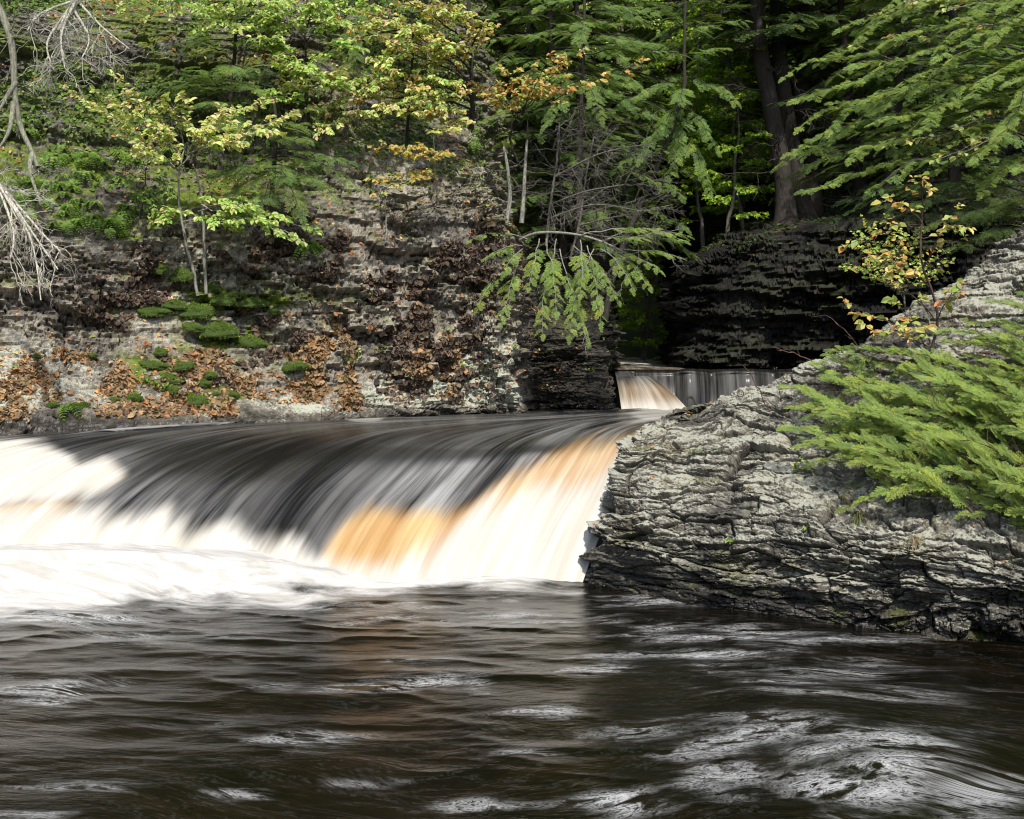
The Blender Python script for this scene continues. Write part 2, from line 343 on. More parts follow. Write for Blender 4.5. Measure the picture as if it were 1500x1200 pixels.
# ------------------------------------------------------------------ forest floor and river bed
def hill(x, y):
    xc = 3.6
    d = np.abs(x-xc)
    z = 1.0+.02*np.maximum(y-24, 0)+.95*np.maximum(d-1.3, 0)**.9+.14*np.maximum(y-27, 0)+.8*np.maximum(y-44, 0)
    z = z-5*sst(32, 25, y)
    return np.minimum(z, 30)+.7*(fbm(x*.3, y*.3, 0, 4, 5)-.5)
gx, gy = np.meshgrid(np.linspace(-45, 50, 240), np.concatenate([np.linspace(23.0, 60, 150), np.linspace(62, 160, 20)]), indexing='ij')
gz = hill(gx, gy); 
fl = fbm(gx*1.2, gy*1.2, 0, 4, 8)[..., None]
cc = np.array([.11, .085, .05])*(1-fl)+np.array([.07, .12, .03])*fl
fo = mk('ground', np.stack([gx, gy, gz], -1).reshape(-1, 3), gfaces(*gx.shape), M_MOSS, col=cc.reshape(-1, 3), smooth=True)
tag(fo, 'dim wooded slope rising behind the gorge', kind='structure')
bx, by = np.meshgrid(np.linspace(-300, 300, 30), np.linspace(-300, 300, 30), indexing='ij')
bo = mk('riverbed', np.stack([bx, by, -1.2+0*bx], -1).reshape(-1, 3), gfaces(30, 30), M_MOSS, col=np.full((900, 3), .05))
tag(bo, 'dark stony bed under the water', kind='structure')
# ------------------------------------------------------------------ water
def fall_mat(name):
    t = NT(name); uv = t.n('UVMap').outputs[0]
    def st(su, sv, det=4., rough=.6, dist=0.):
        mp = t.n('Mapping', {'Vector': uv, 'Scale': (su, sv, 1.)}); return t.noise(mp, 1., det, rough, dist)
    s1 = st(2.6, .26, 3.); s2 = st(11., .34, 4.); s3 = st(48., .5, 3.)
    foam = t.attr('foam').outputs['Fac']; amb = t.attr('amber').outputs['Fac']; gr = t.attr('grey').outputs['Fac']
    s = t.math('ADD', t.math('MULTIPLY', s1, .48), t.math('ADD', t.math('MULTIPLY', s2, .37), t.math('MULTIPLY', s3, .15)))
    sr = t.ramp(s, .38, .66)
    c = t.mix(t.math('MULTIPLY', sr, gr), (.009, .008, .007), (.37, .37, .365))
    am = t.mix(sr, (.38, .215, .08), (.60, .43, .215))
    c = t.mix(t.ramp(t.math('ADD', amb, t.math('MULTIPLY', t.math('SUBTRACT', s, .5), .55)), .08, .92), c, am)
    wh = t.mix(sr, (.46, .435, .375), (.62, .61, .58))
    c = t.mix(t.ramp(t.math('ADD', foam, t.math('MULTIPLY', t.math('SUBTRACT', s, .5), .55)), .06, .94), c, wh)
    b = t.n('Bump', {'Strength': .35, 'Distance': .03, 'Height': s})
    rgh = t.math('ADD', .26, t.math('MULTIPLY', t.math('MAXIMUM', foam, amb), .4))
    return t.done(t.n('BsdfPrincipled', {'Base Color': c, 'Roughness': rgh, 'Normal': b, 'IOR': 1.33, 'Specular IOR Level': .5}))
M_FALL = fall_mat('silky_falling_water')
def stream(name, lines, nu, nv, ridge, seed, fn):
    A = np.array([[W(*p) for p in l] for l in lines])
    G = crom(A, nu); G = np.swapaxes(crom(np.swapaxes(G, 0, 1), nv), 0, 1)
    L = np.concatenate([np.zeros((nu, 1)), np.cumsum(np.linalg.norm(np.diff(G, axis=1), axis=2), 1)], 1)
    wd = np.linalg.norm(np.diff(G, axis=0), axis=2).mean(1); U = np.concatenate([[0], np.cumsum(wd)])[:, None]+0*L
    N = gnormal(G)
    N = N*np.sign(N[..., 2:3]+1e-6)
    px, py = proj(G)
    steep = sst(.985, .8, N[..., 2])
    d = ridge*(.22+.78*steep)*(1.0*(fbm(U*.7+.12*L, L*.3, 0, 2, seed+9)-.5)+1.2*(fbm(U*1.6, L*.22, 0, 2, seed)-.5)+.45*(fbm(U*6, L*.3, 0, 3, seed+3)-.5))
    P = G+N*d[..., None]
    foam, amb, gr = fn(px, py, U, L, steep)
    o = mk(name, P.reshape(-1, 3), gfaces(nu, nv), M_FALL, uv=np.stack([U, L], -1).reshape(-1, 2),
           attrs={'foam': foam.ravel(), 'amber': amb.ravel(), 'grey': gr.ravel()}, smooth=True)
    return o
SL = [
 [(1210,598,21.3),(1100,603,19.8),(1020,611,17.8),(965,624,15.3),(938,645,13.7),(915,700,13.05),(880,780,12.55),(848,870,12.15)],
 [(1150,598,21.3),(1040,603,19.8),(960,611,17.8),(890,624,15.3),(838,655,13.8),(785,730,13.0),(738,810,12.4),(705,880,11.95)],
 [(1100,598,21.3),(990,603,19.8),(900,611,17.8),(812,624,15.3),(728,655,13.8),(655,735,12.95),(610,815,12.3),(585,885,11.85)],
 [(1060,598,21.3),(950,603,19.8),(850,610.5,17.9),(725,621,15.8),(605,647,14.3),(512,715,13.3),(452,800,12.5),(412,890,11.8)],
 [(1030,598,21.3),(920,603,19.8),(800,610,18.0),(630,619,16.2),(470,640,14.7),(352,695,13.6),(268,785,12.6),(222,890,11.75)],
 [(1000,598,21.3),(890,603,19.8),(750,609.5,18.1),(540,618,16.4),(345,638,14.8),(205,690,13.6),(95,780,12.5),(40,895,11.65)],
 [(975,598,21.3),(860,603,19.8),(700,609,18.2),(450,619,16.2),(225,640,14.5),(68,695,13.3),(-50,790,12.3),(-120,900,11.5)],
 [(950,598,21.3),(830,603,19.8),(640,609,18.2),(350,622,15.7),(95,643,14.1),(-80,695,13.1),(-200,790,12.2),(-280,905,11.4)],
 [(920,598,21.3),(790,603,19.8),(580,609,18.2),(250,625,15.2),(-30,646,13.8),(-220,695,12.9),(-350,790,12.1),(-450,905,11.3)],
 [(880,597,21.5),(720,602,20.0),(480,607,18.7),(150,620,16),(-200,640,14.1),(-440,695,13.0),(-580,790,12.1),(-700,910,11.2)],
]
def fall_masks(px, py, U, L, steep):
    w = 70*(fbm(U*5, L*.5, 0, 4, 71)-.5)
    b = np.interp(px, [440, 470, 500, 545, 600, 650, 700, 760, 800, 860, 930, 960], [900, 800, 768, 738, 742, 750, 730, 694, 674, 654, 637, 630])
    amb = sst(-34, 30, py-b+w*.4)*sst(440, 510, px+.3*(py-800))  # amber ends where sunlight ends; that edge is painted into the water colour
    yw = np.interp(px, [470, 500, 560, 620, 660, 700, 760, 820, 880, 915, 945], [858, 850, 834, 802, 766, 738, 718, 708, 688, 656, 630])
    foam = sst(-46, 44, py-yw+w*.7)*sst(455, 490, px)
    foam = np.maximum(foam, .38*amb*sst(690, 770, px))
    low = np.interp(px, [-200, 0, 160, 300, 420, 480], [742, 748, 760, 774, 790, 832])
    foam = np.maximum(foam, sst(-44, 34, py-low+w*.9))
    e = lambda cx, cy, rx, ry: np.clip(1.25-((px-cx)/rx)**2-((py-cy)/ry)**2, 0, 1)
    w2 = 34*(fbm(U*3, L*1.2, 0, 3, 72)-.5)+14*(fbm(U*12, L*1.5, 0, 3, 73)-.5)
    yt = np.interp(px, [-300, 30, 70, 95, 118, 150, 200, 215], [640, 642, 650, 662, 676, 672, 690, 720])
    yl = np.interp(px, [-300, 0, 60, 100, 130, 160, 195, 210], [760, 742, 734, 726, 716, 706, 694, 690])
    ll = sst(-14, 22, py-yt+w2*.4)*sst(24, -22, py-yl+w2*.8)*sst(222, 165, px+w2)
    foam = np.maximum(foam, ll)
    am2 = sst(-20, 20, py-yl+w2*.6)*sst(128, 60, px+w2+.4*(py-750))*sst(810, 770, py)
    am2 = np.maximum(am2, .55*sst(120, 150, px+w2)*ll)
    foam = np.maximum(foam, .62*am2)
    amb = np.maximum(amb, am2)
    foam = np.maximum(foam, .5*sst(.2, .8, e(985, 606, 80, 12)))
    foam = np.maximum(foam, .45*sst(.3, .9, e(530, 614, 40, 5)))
    gr = .34+.35*sst(600, 850, px)*sst(660, 630, py)+.75*sst(.25, .8, steep)-.15*sst(.02, .1, steep)*sst(.5, .2, steep)
    gr = gr*(1-.75*sst(.1, .9, e(560, 690, 60, 60))*sst(.45, .55, fbm(U*3, L*.3, 0, 2, 8)))
    gr = gr*(.1+1.7*np.clip(fbm(U*1.5, L*.3, 0, 3, 91)-.12, 0, 1))
    return foam, amb, np.clip(gr, 0, 1)
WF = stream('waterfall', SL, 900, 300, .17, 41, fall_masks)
tag(WF, 'wide silky waterfall of dark, amber and white water sliding over the ledge', 'waterfall', kind='structure')
# sheet fall at the back, its little side cascade and the stream above
SH = [[(px, 537.5, 30), (px, 540.2+.4*q, 25), (px, 542.5+1.3*q, 22.3+.3*q), (px+1, 552+2*q, 21.9+.3*q), (px+2, 575, 21.7+.2*q), (px+2, 606, 21.6)] for px, q in ((930, 0), (985, .5), (1010, -.6), (1040, .9), (1065, 0), (1100, -.7), (1130, .8), (1160, -.3), (1230, .5), (1330, 0))]
def sheet_masks(px, py, U, L, steep):
    g = .25+.75*sst(.3, .8, steep); f = .3*sst(590, 604, py)+.0*sst(.6, .75, fbm(U*4, L*.1, 0, 2, 4))*steep
    return f, 0*px, g*(.12+.42*fbm(U*3, L*.2, 0, 2, 7))
SF = stream('waterfall', SH, 400, 120, .05, 61, sheet_masks)
tag(SF, 'low dark curtain of water falling in front of the shaded cliff', 'waterfall', kind='structure')
CS = [[(898,540,23.5),(901,547,22.2),(906,570,21.5),(911,604,21.0)], [(912,540,23.5),(922,547,22.2),(935,568,21.4),(945,604,20.9)],
      [(925,541,23.5),(940,549,22.1),(962,570,21.3),(982,604,20.8)], [(938,542,23.4),(957,553,22.0),(985,576,21.2),(1012,605,20.75)]]
CAS = stream('cascade', CS, 160, 80, .06, 81, lambda px, py, U, L, s: (.55*sst(575, 603, py)+.22*sst(548, 570, py), .12+.28*sst(545, 575, py)*(.6+.8*fbm(U*6, L*.3, 0, 2, 5)), .9+0*px))
tag(CAS, 'short tan cascade fanning out beside the low curtain of water', 'cascade', kind='structure')
US = [[(888,541.5,22.6),(892,534,27),(897,528,32),(902,520,40)], [(930,541.5,22.6),(930,534,27),(932,528,32),(935,520,40)], [(1010,541.5,22.6),(985,536,27),(968,530,32),(960,521,40)]]
UST = stream('stream', US, 80, 80, .05, 95, lambda px, py, U, L, s: (.95*sst(539, 535, py)*sst(.25, .45, fbm(U*2, L*.5, 0, 2, 3))+.1, .3+0*px, .7+0*px))
tag(UST, 'pale upstream water seen through the gap between the cliffs', kind='structure')
# lower pool
xs = np.linspace(-14, 14, 900); ys = np.concatenate([np.linspace(-30, 2.8, 12), np.geomspace(3, 13.6, 620)])
gx, gy = np.meshgrid(xs, ys, indexing='ij')
px, py = proj(np.stack([gx, gy, 0*gx], -1)); px = np.where(gy < 2.9, 5000, px); py = np.where(gy < 2.9, 5000, py)
wv = .085*(fbm(gx*.55, gy*1.3, 0, 3, 21)-.5)+.06*(fbm(gx*1.4+.6*gy, gy*3.2, 0, 3, 22)-.5)+.018*(fbm(gx*4, gy*8, 0, 3, 23)-.5)
ridge = 1-np.abs(2*fbm(gx*.8+.5*gy, gy*1.9, 0, 3, 25)-1); wv += .05*(ridge**3-.4)
wv *= .12+.34*sst(5, 11, gy)
yb = np.interp(gx, [-9, -4.5, -2.0, -1.9, .7], [11.7, 11.9, 12.1, 12.25, 12.35])
hm = np.interp(gx, [-9, -4.5, -3, -2.1, -1.4, .3, .8, 1.1], [.46, .44, .34, .2, .13, .10, .03, 0])
mound = hm*np.exp(-((gy-yb)/.42)**2)*(.85+.4*(fbm(gx*1.5, gy*1.5, 0, 3, 31)-.5)*2*.6)
mound = np.where(gy > yb, hm, mound)*1.0
zz = wv*(1-.6*np.clip(mound*4, 0, 1))+mound
ff = np.interp(px, [-300, 0, 200, 420, 480, 620, 850, 880], [912, 902, 893, 884, 876, 869, 863, 845])
nz = 44*(fbm(gx*1.3, gy*3.5, 0, 5, 33)-.5)
foam = sst(20, -24, py-ff+nz)*sst(905, 845, px)
foam = np.maximum(foam, sst(.015, .09, mound)*sst(875, 866, py-.0*px)*sst(905, 850, px)); foam = np.where(gy < 3, 0, foam)
spots = [(80,905,130,13,.85),(330,884,110,9,.6),(640,1000,75,13,.75),(600,970,50,12,.6),(520,1003,60,10,.55),(400,1005,50,8,.55),(100,1008,75,14,.7),(10,1000,40,14,.5),(1080,930,160,16,.4),
 (1180,990,160,30,.55),(1290,1105,120,45,.8),(1160,1075,120,30,.75),(1060,1150,60,25,.75),(935,1075,90,16,.6),(900,1175,60,18,.85),(800,1045,60,10,.4),(460,1085,90,14,.45),(40,1192,70,9,.7),
 (700,905,220,12,.35),(1420,1170,80,30,.85),(1300,1165,90,30,.85),(1160,940,120,10,.4),(960,880,90,8,.4),(220,935,140,12,.35),(1250,935,110,8,.4),(350,1163,60,9,.4),(780,1105,60,9,.35),(1100,1050,90,14,.6),(690,1000,40,12,.7),(560,1010,90,8,.7),(640,965,40,8,.6),(980,960,140,10,.45),(1330,1010,120,18,.5),(1220,1150,70,25,.9),(1050,1100,90,18,.6),(1400,1080,60,20,.5),(860,980,80,8,.4),(60,1030,60,8,.6),(300,1060,90,8,.35),(130,1150,120,8,.35),(550,1150,100,8,.3),(720,1180,90,10,.35),(500,890,200,8,.35)]
reg = np.zeros_like(gx)
for (a, b, rx, ry, s) in spots: reg = np.maximum(reg, (s*1.5 if s < .5 else .9*s)*np.exp(-.5*((px-a)/rx)**2-.5*((py-b)/ry)**2))
wx = gx+.9*(fbm(gx*.5, gy*.7, 0, 3, 51)-.5)+.35*gy; wy = gy+1.1*(fbm(gx*.42, gy*.5, 0, 3, 52)-.5)+.16*np.sin(gx*1.1+gy*.4)
t = NT('dark_pool_water'); uv = t.n('UVMap').outputs[0]
def st(su, sv, det=4., rough=.6, dist=0.):
    return t.noise(t.n('Mapping', {'Vector': uv, 'Scale': (su, sv, 1.)}), 1., det, rough, dist)
n1 = st(2.6, 8.5, 6., .66, .7); n2 = st(14., 30., 5., .68, .8); n3 = st(1.2, 4., 3.); n4 = st(26., 30., 3.)
fo_ = t.attr('foam').outputs['Fac']; rg = t.attr('region').outputs['Fac']
s = t.math('ADD', t.math('MULTIPLY', n1, .55), t.math('MULTIPLY', n2, .45))
def ridged(n, k, p): return t.math('POWER', t.math('SUBTRACT', 1., t.math('MULTIPLY', t.math('ABSOLUTE', t.math('SUBTRACT', n, .5)), k), clamp=True), p)
r1 = ridged(n1, 10., 1.6); r2 = ridged(n2, 8., 1.3); r3 = ridged(st(1.1, 5.5, 5., .6, .9), 22., 2.)
big = t.ramp(t.math('ADD', t.math('MULTIPLY', rg, .62), t.math('MULTIPLY', n3, .9)), .60, 1.02)
fil = t.math('ADD', t.math('MULTIPLY', r1, t.math('ADD', .25, t.math('MULTIPLY', r2, .65))), t.math('MULTIPLY', r2, t.math('MULTIPLY', t.ramp(n1, .44, .64), .8)))
fk = t.math('MULTIPLY', fil, t.math('MULTIPLY', big, 1.1), clamp=True)
fk = t.math('ADD', fk, t.math('MULTIPLY', t.math('MULTIPLY', r3, t.ramp(n4, .4, .6)), .04), clamp=True)
c = t.mix(t.ramp(n3, .4, .65), (.0025, .0022, .001), (.008, .005, .002))
c = t.mix(fk, c, (.56, .57, .575))
wh = t.mix(t.ramp(n1, .35, .6), (.44, .425, .39), (.61, .60, .58))
c = t.mix(t.ramp(t.math('ADD', fo_, t.math('MULTIPLY', t.math('SUBTRACT', s, .5), .7)), .15, .85), c, wh)
b = t.n('Bump', {'Strength': .16, 'Distance': .04, 'Height': t.math('ADD', n1, t.math('MULTIPLY', n2, .5))})
r = t.math('ADD', .07, t.math('MULTIPLY', t.math('MAXIMUM', fk, fo_), .5))
M_POOL = t.done(t.n('BsdfPrincipled', {'Base Color': c, 'Roughness': r, 'Normal': b, 'IOR': 1.33, 'Specular IOR Level': .36}))
PO = mk('water', np.stack([gx, gy, zz], -1).reshape(-1, 3), gfaces(*gx.shape), M_POOL, uv=np.stack([wx, wy], -1).reshape(-1, 2),
        attrs={'foam': foam.ravel(), 'region': reg.ravel()}, smooth=True)
tag(PO, 'dark rippling pool with drifting streaks of foam below the falls', kind='structure')
# ------------------------------------------------------------------ leaves
LEAFS = np.array([(0, 0, 0), (.3, .5, .12), (.7, .42, .10), (1, 0, -.12), (.7, -.42, .10), (.3, -.5, .12)])
LEAFF = np.array([(0, 1, 2, 3), (0, 3, 4, 5)])
def leaves(geo, P, D, N, L, wr, C):
    P = np.asarray(P); k = len(P); D = nrm(np.asarray(D)); N = np.asarray(N)
    X = nrm(np.cross(N, D)); Z = np.cross(D, X)
    L = np.broadcast_to(L, (k,))[:, None, None]; wr = np.broadcast_to(wr, (k,))[:, None, None]
    V = P[:, None]+L*(LEAFS[None, :, 0:1]*D[:, None]+wr*LEAFS[None, :, 1:2]*X[:, None]+LEAFS[None, :, 2:3]*Z[:, None]*.9)
    F = (np.arange(k)[:, None, None]*6+LEAFF[None]).reshape(-1, 4)
    geo.add(V.reshape(-1, 3), F, np.repeat(np.asarray(C), 6, 0))
def pick(pal, n, r, var=.18):
    pal = np.array(pal); c = pal[r.integers(0, len(pal), n)]
    return np.clip(c*(1+r.normal(0, var, (n, 1)))*(1+r.normal(0, .05, (n, 3))), .004, .95)
GREEN = [(.15, .26, .05), (.20, .32, .06), (.26, .38, .09)]
YEL = [(.60, .66, .25), (.50, .62, .20), (.70, .68, .32), (.74, .60, .36), (.40, .55, .15)]
YELG = [(.42, .58, .15), (.34, .50, .11), (.50, .62, .20), (.60, .62, .26), (.24, .40, .08)]
ORG = [(.66, .42, .14), (.64, .52, .19), (.52, .52, .17), (.36, .45, .11), (.66, .34, .12), (.56, .55, .24)]
PALE = [(.33, .40, .14), (.24, .33, .08), (.42, .44, .2), (.5, .36, .14)]
BRIGHT = [(.34, .56, .05), (.44, .64, .06), (.24, .44, .04)]
LICHB = (.30, .29, .25); GREYB = (.15, .135, .12); DARKB = (.036, .029, .024)
def leafy(gw, gl, p0, p1, pal, leaf=.085, twigs=7, tl=.35, sag=.04, r=rng, rad=.008, dens=1., wr=.62, bcol=GREYB, lv=18):
    L = np.linalg.norm(np.asarray(p1)-p0); b = wander(p0, p1, 9, .05, sag, r)
    v, f = tube(b, np.linspace(rad, rad*.3, 9), 5); gw.add(v, f, bcol)
    T = nrm(np.gradient(b, axis=0)); up = np.array([0, 0, 1.])
    for q in range(twigs+1):
        u = .22+.78*(q+r.uniform(0, .7))/(twigs+.7); u = min(u, 1.); i = min(int(u*8), 7); p = b[i]*(1-(u*8-i))+b[i+1]*(u*8-i)
        side = nrm(np.cross(T[i], up)); sg = 1 if q % 2 else -1
        d = nrm(T[i]*.75+side*sg*r.uniform(.3, .9)+up*r.uniform(-.3, .25)) if q < twigs else T[-1]
        l = tl*r.uniform(.6, 1.2)*(1.1-.5*u)
        tw = wander(p, p+d*l, 6, .07, .05, r); v, f = tube(tw, np.linspace(rad*.4, rad*.15, 6), 4); gw.add(v, f, bcol)
        n = max(5, int(l/.019*dens)); t_ = r.uniform(.1, 1., n); k = np.minimum((t_*5).astype(int), 4); P = tw[k]+(tw[k+1]-tw[k])*(t_*5-k)[:, None]
        P = P+r.normal(0, .012, P.shape)
        sd = nrm(np.cross(d, up)); s_ = np.where(np.arange(n) % 2, 1, -1)[:, None]
        D = d*.6+sd*s_*r.uniform(.4, 1, (n, 1))+up*r.uniform(-.75, .05, (n, 1))+r.normal(0, .2, (n, 3))
        N = up*r.uniform(.5, 1., (n, 1))+np.array([0, -.65, 0])+r.normal(0, .35, (n, 3))
        leaves(gl, P, D, N, leaf*1.05*r.uniform(.5, 1.15, n), wr, pick(pal, n, r))
# ------------------------------------------------------------------ hemlock sprays
def frond(seed, sp, nl, nw, sec=True):
    r = np.random.default_rng(seed); P, D, S_ = [], [], []; tw = []
    def twig(p, a, l, depth):
        n = max(2, int(l/sp)); bend = r.normal(0, .25); 
        for q in range(n):
            f = q/n; aa = a+bend*f; p2 = p+np.array([math.cos(aa), math.sin(aa), -.10*f])*l/n
            for sg in (-1, 1):
                P.append(p+(p2-p)*r.uniform(0, 1)); D.append((aa+sg*r.uniform(.7, 1.25), r.normal(0, .18))); S_.append((.55+.45*f) if depth else .5)
            p = p2
        return p
    t = .06
    sg = 1
    while t < 1:
        l = (.46*(1-t)**.8+.05)*r.uniform(.7, 1.15); a = sg*r.uniform(.65, .95); p = np.array([t, 0, -.12*t*t+r.normal(0, .01)])
        e = twig(p, a, l, 1); tw.append((p, e))
        if sec:
            u = .15; s2 = 1
            while u < .95:
                l2 = (.36*l*(1-u)+.025)*r.uniform(.7, 1.2); q = p+(e-p)*u; e2 = twig(q, a+s2*r.uniform(.6, .9), l2, 1); u += .055/max(l, .08); s2 = -s2
        t += r.uniform(.04, .06) if sec else r.uniform(.03, .045); sg = -sg
    twig(np.array([0, 0, 0.]), 0, 1., 0); tw.append((np.zeros(3), np.array([1, 0, -.12])))
    P = np.array(P); D = np.array(D); S_ = np.array(S_); n = len(P)
    d = np.stack([np.cos(D[:, 0]), np.sin(D[:, 0]), D[:, 1]], 1); x = np.stack([-np.sin(D[:, 0]), np.cos(D[:, 0]), np.random.default_rng(seed).normal(0, .5, n)], 1)
    l = nl*np.random.default_rng(seed+1).uniform(.7, 1.2, n)[:, None]
    V = np.stack([P-x*nw*.5, P+x*nw*.5, P+d*l+x*nw*.3, P+d*l-x*nw*.3], 1).reshape(-1, 3)
    F = np.arange(n*4).reshape(-1, 4); C = np.repeat(S_*(.75+.5*np.random.default_rng(seed+2).uniform(0, 1, n)), 4)
    wv_, wf = [], []
    for (a, b) in tw:
        q = nrm(b-a); w = np.cross(q, [0, 0, 1.])*.004; wv_ += [a-w, a+w, b+w*.4, b-w*.4]
    wv_ = np.array(wv_); wf = np.arange(len(wv_)).reshape(-1, 4)
    return V, F, C, wv_, wf
FR_F = [frond(s, .017, .024, .0075) for s in (1, 2, 3, 4)]
FR_M = [frond(s, .026, .038, .013) for s in (5, 6, 7)]
FR_C = [frond(s, .045, .05, .019) for s in (8, 9, 10)]
HEMD, HEML = np.array([.030, .062, .020]), np.array([.172, .265, .066])
def put_fronds(gl, T, pos, dirs, nors, scl, r, bright=1., yel=0.):
    which = r.integers(0, len(T), len(pos))
    dirs = nrm(dirs); Y = nrm(np.cross(nors, dirs)); Z = np.cross(dirs, Y)
    for k in range(len(T)):
        m = which == k
        if not m.any(): continue
        V, F, C, wv_, wf = T[k]; K = m.sum()
        R = np.stack([dirs[m], Y[m], Z[m]], 1)          # rows = axes
        X = np.einsum('vi,kij->kvj', V, R)*scl[m][:, None, None]+pos[m][:, None]
        tone = np.clip(C[None, :]*r.uniform(.65, 1.25, (K, 1)), 0, 1.3)[..., None]
        yv = r.normal(0, 1, (K, 1, 1))*np.array([.026, .012, -.004]); yv[..., 0] = np.maximum(yv[..., 0], -.018)
        c = (HEMD*(1-tone)+(HEML+np.array([.05, .03, 0])*yel+yv)*tone)*bright
        gl.add(X.reshape(-1, 3), (np.arange(K)[:, None, None]*len(V)+F[None]).reshape(-1, 4), np.clip(c, .004, 1).reshape(-1, 3))
        X = np.einsum('vi,kij->kvj', wv_, R)*scl[m][:, None, None]+pos[m][:, None]
        gl.add(X.reshape(-1, 3), (np.arange(K)[:, None, None]*len(wv_)+wf[None]).reshape(-1, 4), (.07, .05, .035))
def bough(gw, gl, p0, p1, T, fl=.5, sag=.06, rad=.014, r=rng, start=.25, step=.12, bright=1., face=.5, bcol=DARKB, yel=0., droop=.25, bare=0):
    p0 = np.asarray(p0); p1 = np.asarray(p1); L = np.linalg.norm(p1-p0); n = max(6, int(L/.15)); b = wander(p0, p1, n, .04, sag, r)
    v, f = tube(b, np.linspace(rad, rad*.25, n), 5); gw.add(v, f, bcol)
    T_ = nrm(np.gradient(b, axis=0)); up = np.array([0, 0, 1.]); pos, D, N, S_ = [], [], [], []
    m = max(3, int(L*(1-start)/step))
    for q in range(m+1):
        u = start+(1-start)*q/m; x = u*(n-1); i = min(int(x), n-2); p = b[i]+(b[i+1]-b[i])*(x-i)
        sd = nrm(np.cross(T_[i], up)); sg = 1 if q % 2 else -1
        d = nrm(T_[i]*r.uniform(.5, 1.)+sd*sg*r.uniform(.4, 1.1)+up*(r.uniform(-.3, .2)-droop)) if q < m else nrm(T_[-1]-up*droop*.5)
        pos.append(p); D.append(d); N.append(up+np.array([r.normal(0, .2), -face*r.uniform(.3, 1.4), r.normal(0, .1)])); S_.append(fl*r.uniform(.65, 1.15)*(1.15-.55*u))
    put_fronds(gl, T, np.array(pos), np.array(D), np.array(N), np.array(S_), r, bright, yel)
    for q in range(bare):
        i = r.integers(1, n-1); d = nrm(T_[i]*.6+r.normal(0, .6, 3)+up*-.2); twigs_bare(gw, b[i], d, r.uniform(.2, .5), r, bcol, rad*.35)
def twigs_bare(g, p, d, l, r, c, rad, depth=2):
    t = wander(p, p+d*l, 7, .10, -.03, r); v, f = tube(t, np.linspace(rad, rad*.4, 7), 4); g.add(v, f, c)
    if depth:
        for q in range(r.integers(2, 5)):
            i = r.integers(2, 6); twigs_bare(g, t[i], nrm(d*.8+r.normal(0, .5, 3)+np.array([0, 0, -.15])), l*r.uniform(.3, .6), r, c, rad*.6, depth-1)
def thing(name, base, label, cat, group=None):
    o = empty(name, base); return tag(o, label, cat, group)
def finish(o, gw, gl, wname='trunk', lname='crown', lm=None):
    b = tuple(o.location)
    if gw is not None and gw.n: gw.build(wname, M_BARK, o, b, smooth=True)
    if gl is not None and gl.n: gl.build(lname, lm or M_LEAF, o, b)
# ------------------------------------------------------------------ generic forest hemlocks and broadleaf trees (prototypes)
def hemlock_proto(seed, H, R, base, T, nb, fl, bright=1., trunk_r=.16, step=.22):
    r = np.random.default_rng(seed); gw, gl = Geo(), Geo()
    tr = wander((0, 0, -.3), (r.normal(0, .3), r.normal(0, .3), H), 16, .02, 0, r)
    v, f = tube(tr, np.linspace(trunk_r, .02, 16)*np.r_[1.5, 1.15, np.ones(14)], 9); gw.add(v, f, DARKB)
    for q in range(nb):
        f_ = (q+r.uniform(0, .8))/nb; z = base+(H-base)*f_; i = min(int(z/H*15), 14); p = tr[i]+(tr[i+1]-tr[i])*(z/H*15-i)
        a = q*2.4+r.normal(0, .3); l = R*(1.02-f_)**.75*r.uniform(.7, 1.15)+.2
        d = np.array([math.cos(a), math.sin(a), -.12-.25*(1-f_)*r.uniform(.2, 1)])
        bough(gw, gl, p, p+d*l, T, fl, .07, .02+.02*(1-f_), r, .2, step, bright, .35)
    for q in range(8):
        z = r.uniform(.5, base+.6); i = min(int(z/H*15), 14); a = r.uniform(0, 6.3); twigs_bare(gw, tr[i], nrm(np.array([math.cos(a), math.sin(a), .0])), r.uniform(.5, 1.2), r, DARKB, .012, 1)
    return gw, gl
def broad_proto(seed, H, R, base, pal, leaf=.1, n=26):
    r = np.random.default_rng(seed); gw, gl = Geo(), Geo()
    tr = wander((0, 0, -.3), (r.normal(0, .5), r.normal(0, .5), H), 14, .04, 0, r); v, f = tube(tr, np.linspace(.07, .012, 14), 7); gw.add(v, f, GREYB)
    for q in range(n):
        f_ = (q+r.uniform(0, .8))/n; z = base+(H-base)*f_; i = min(int(z/H*13), 12); a = q*2.4; l = R*(1.05-f_*.7)*r.uniform(.6, 1.1)
        d = np.array([math.cos(a), math.sin(a), r.uniform(-.1, .3)]); leafy(gw, gl, tr[i], tr[i]+d*l, pal, leaf, 8, .55, .05, r, .014, .9)
    return gw, gl
PR = []
for (sd, H, R, b, nb, br) in ((71, 9., 2.3, .8, 66, 1.75), (72, 11., 2.6, 2.0, 70, 1.65), (73, 7., 2.0, .4, 58, 1.9), (74, 13., 2.8, 3.6, 66, 1.55)):
    PR.append(hemlock_proto(sd, H, R, b, FR_C, nb, .62, br, step=.17))
first = {}
def place(kind, loc, rz, sc, label, group, cat='tree', name='hemlock_tree'):
    if kind not in first:
        o = empty(name, loc, rz); o.scale = (sc,)*3; tag(o, label, cat, group)
        gw, gl = PR[kind]; gw.build('trunk', M_BARK, o, smooth=True); gl.build('crown', M_NEEDLE if kind < 4 else M_LEAF, o)
        first[kind] = o
    else:
        o = dup(first[kind], loc, rz, sc, label); o['group'] = group; o['category'] = cat
    return o
PR.append(broad_proto(81, 5., 1.5, 1.0, BRIGHT+[(.3, .36, .05)], .11, 24))
PR.append(broad_proto(82, 6.5, 1.8, 1.4, YELG, .1, 28))
TOPS = np.concatenate([CL.P[::4, 120::4].reshape(-1, 3), CR.P[::4, 60::4].reshape(-1, 3)])
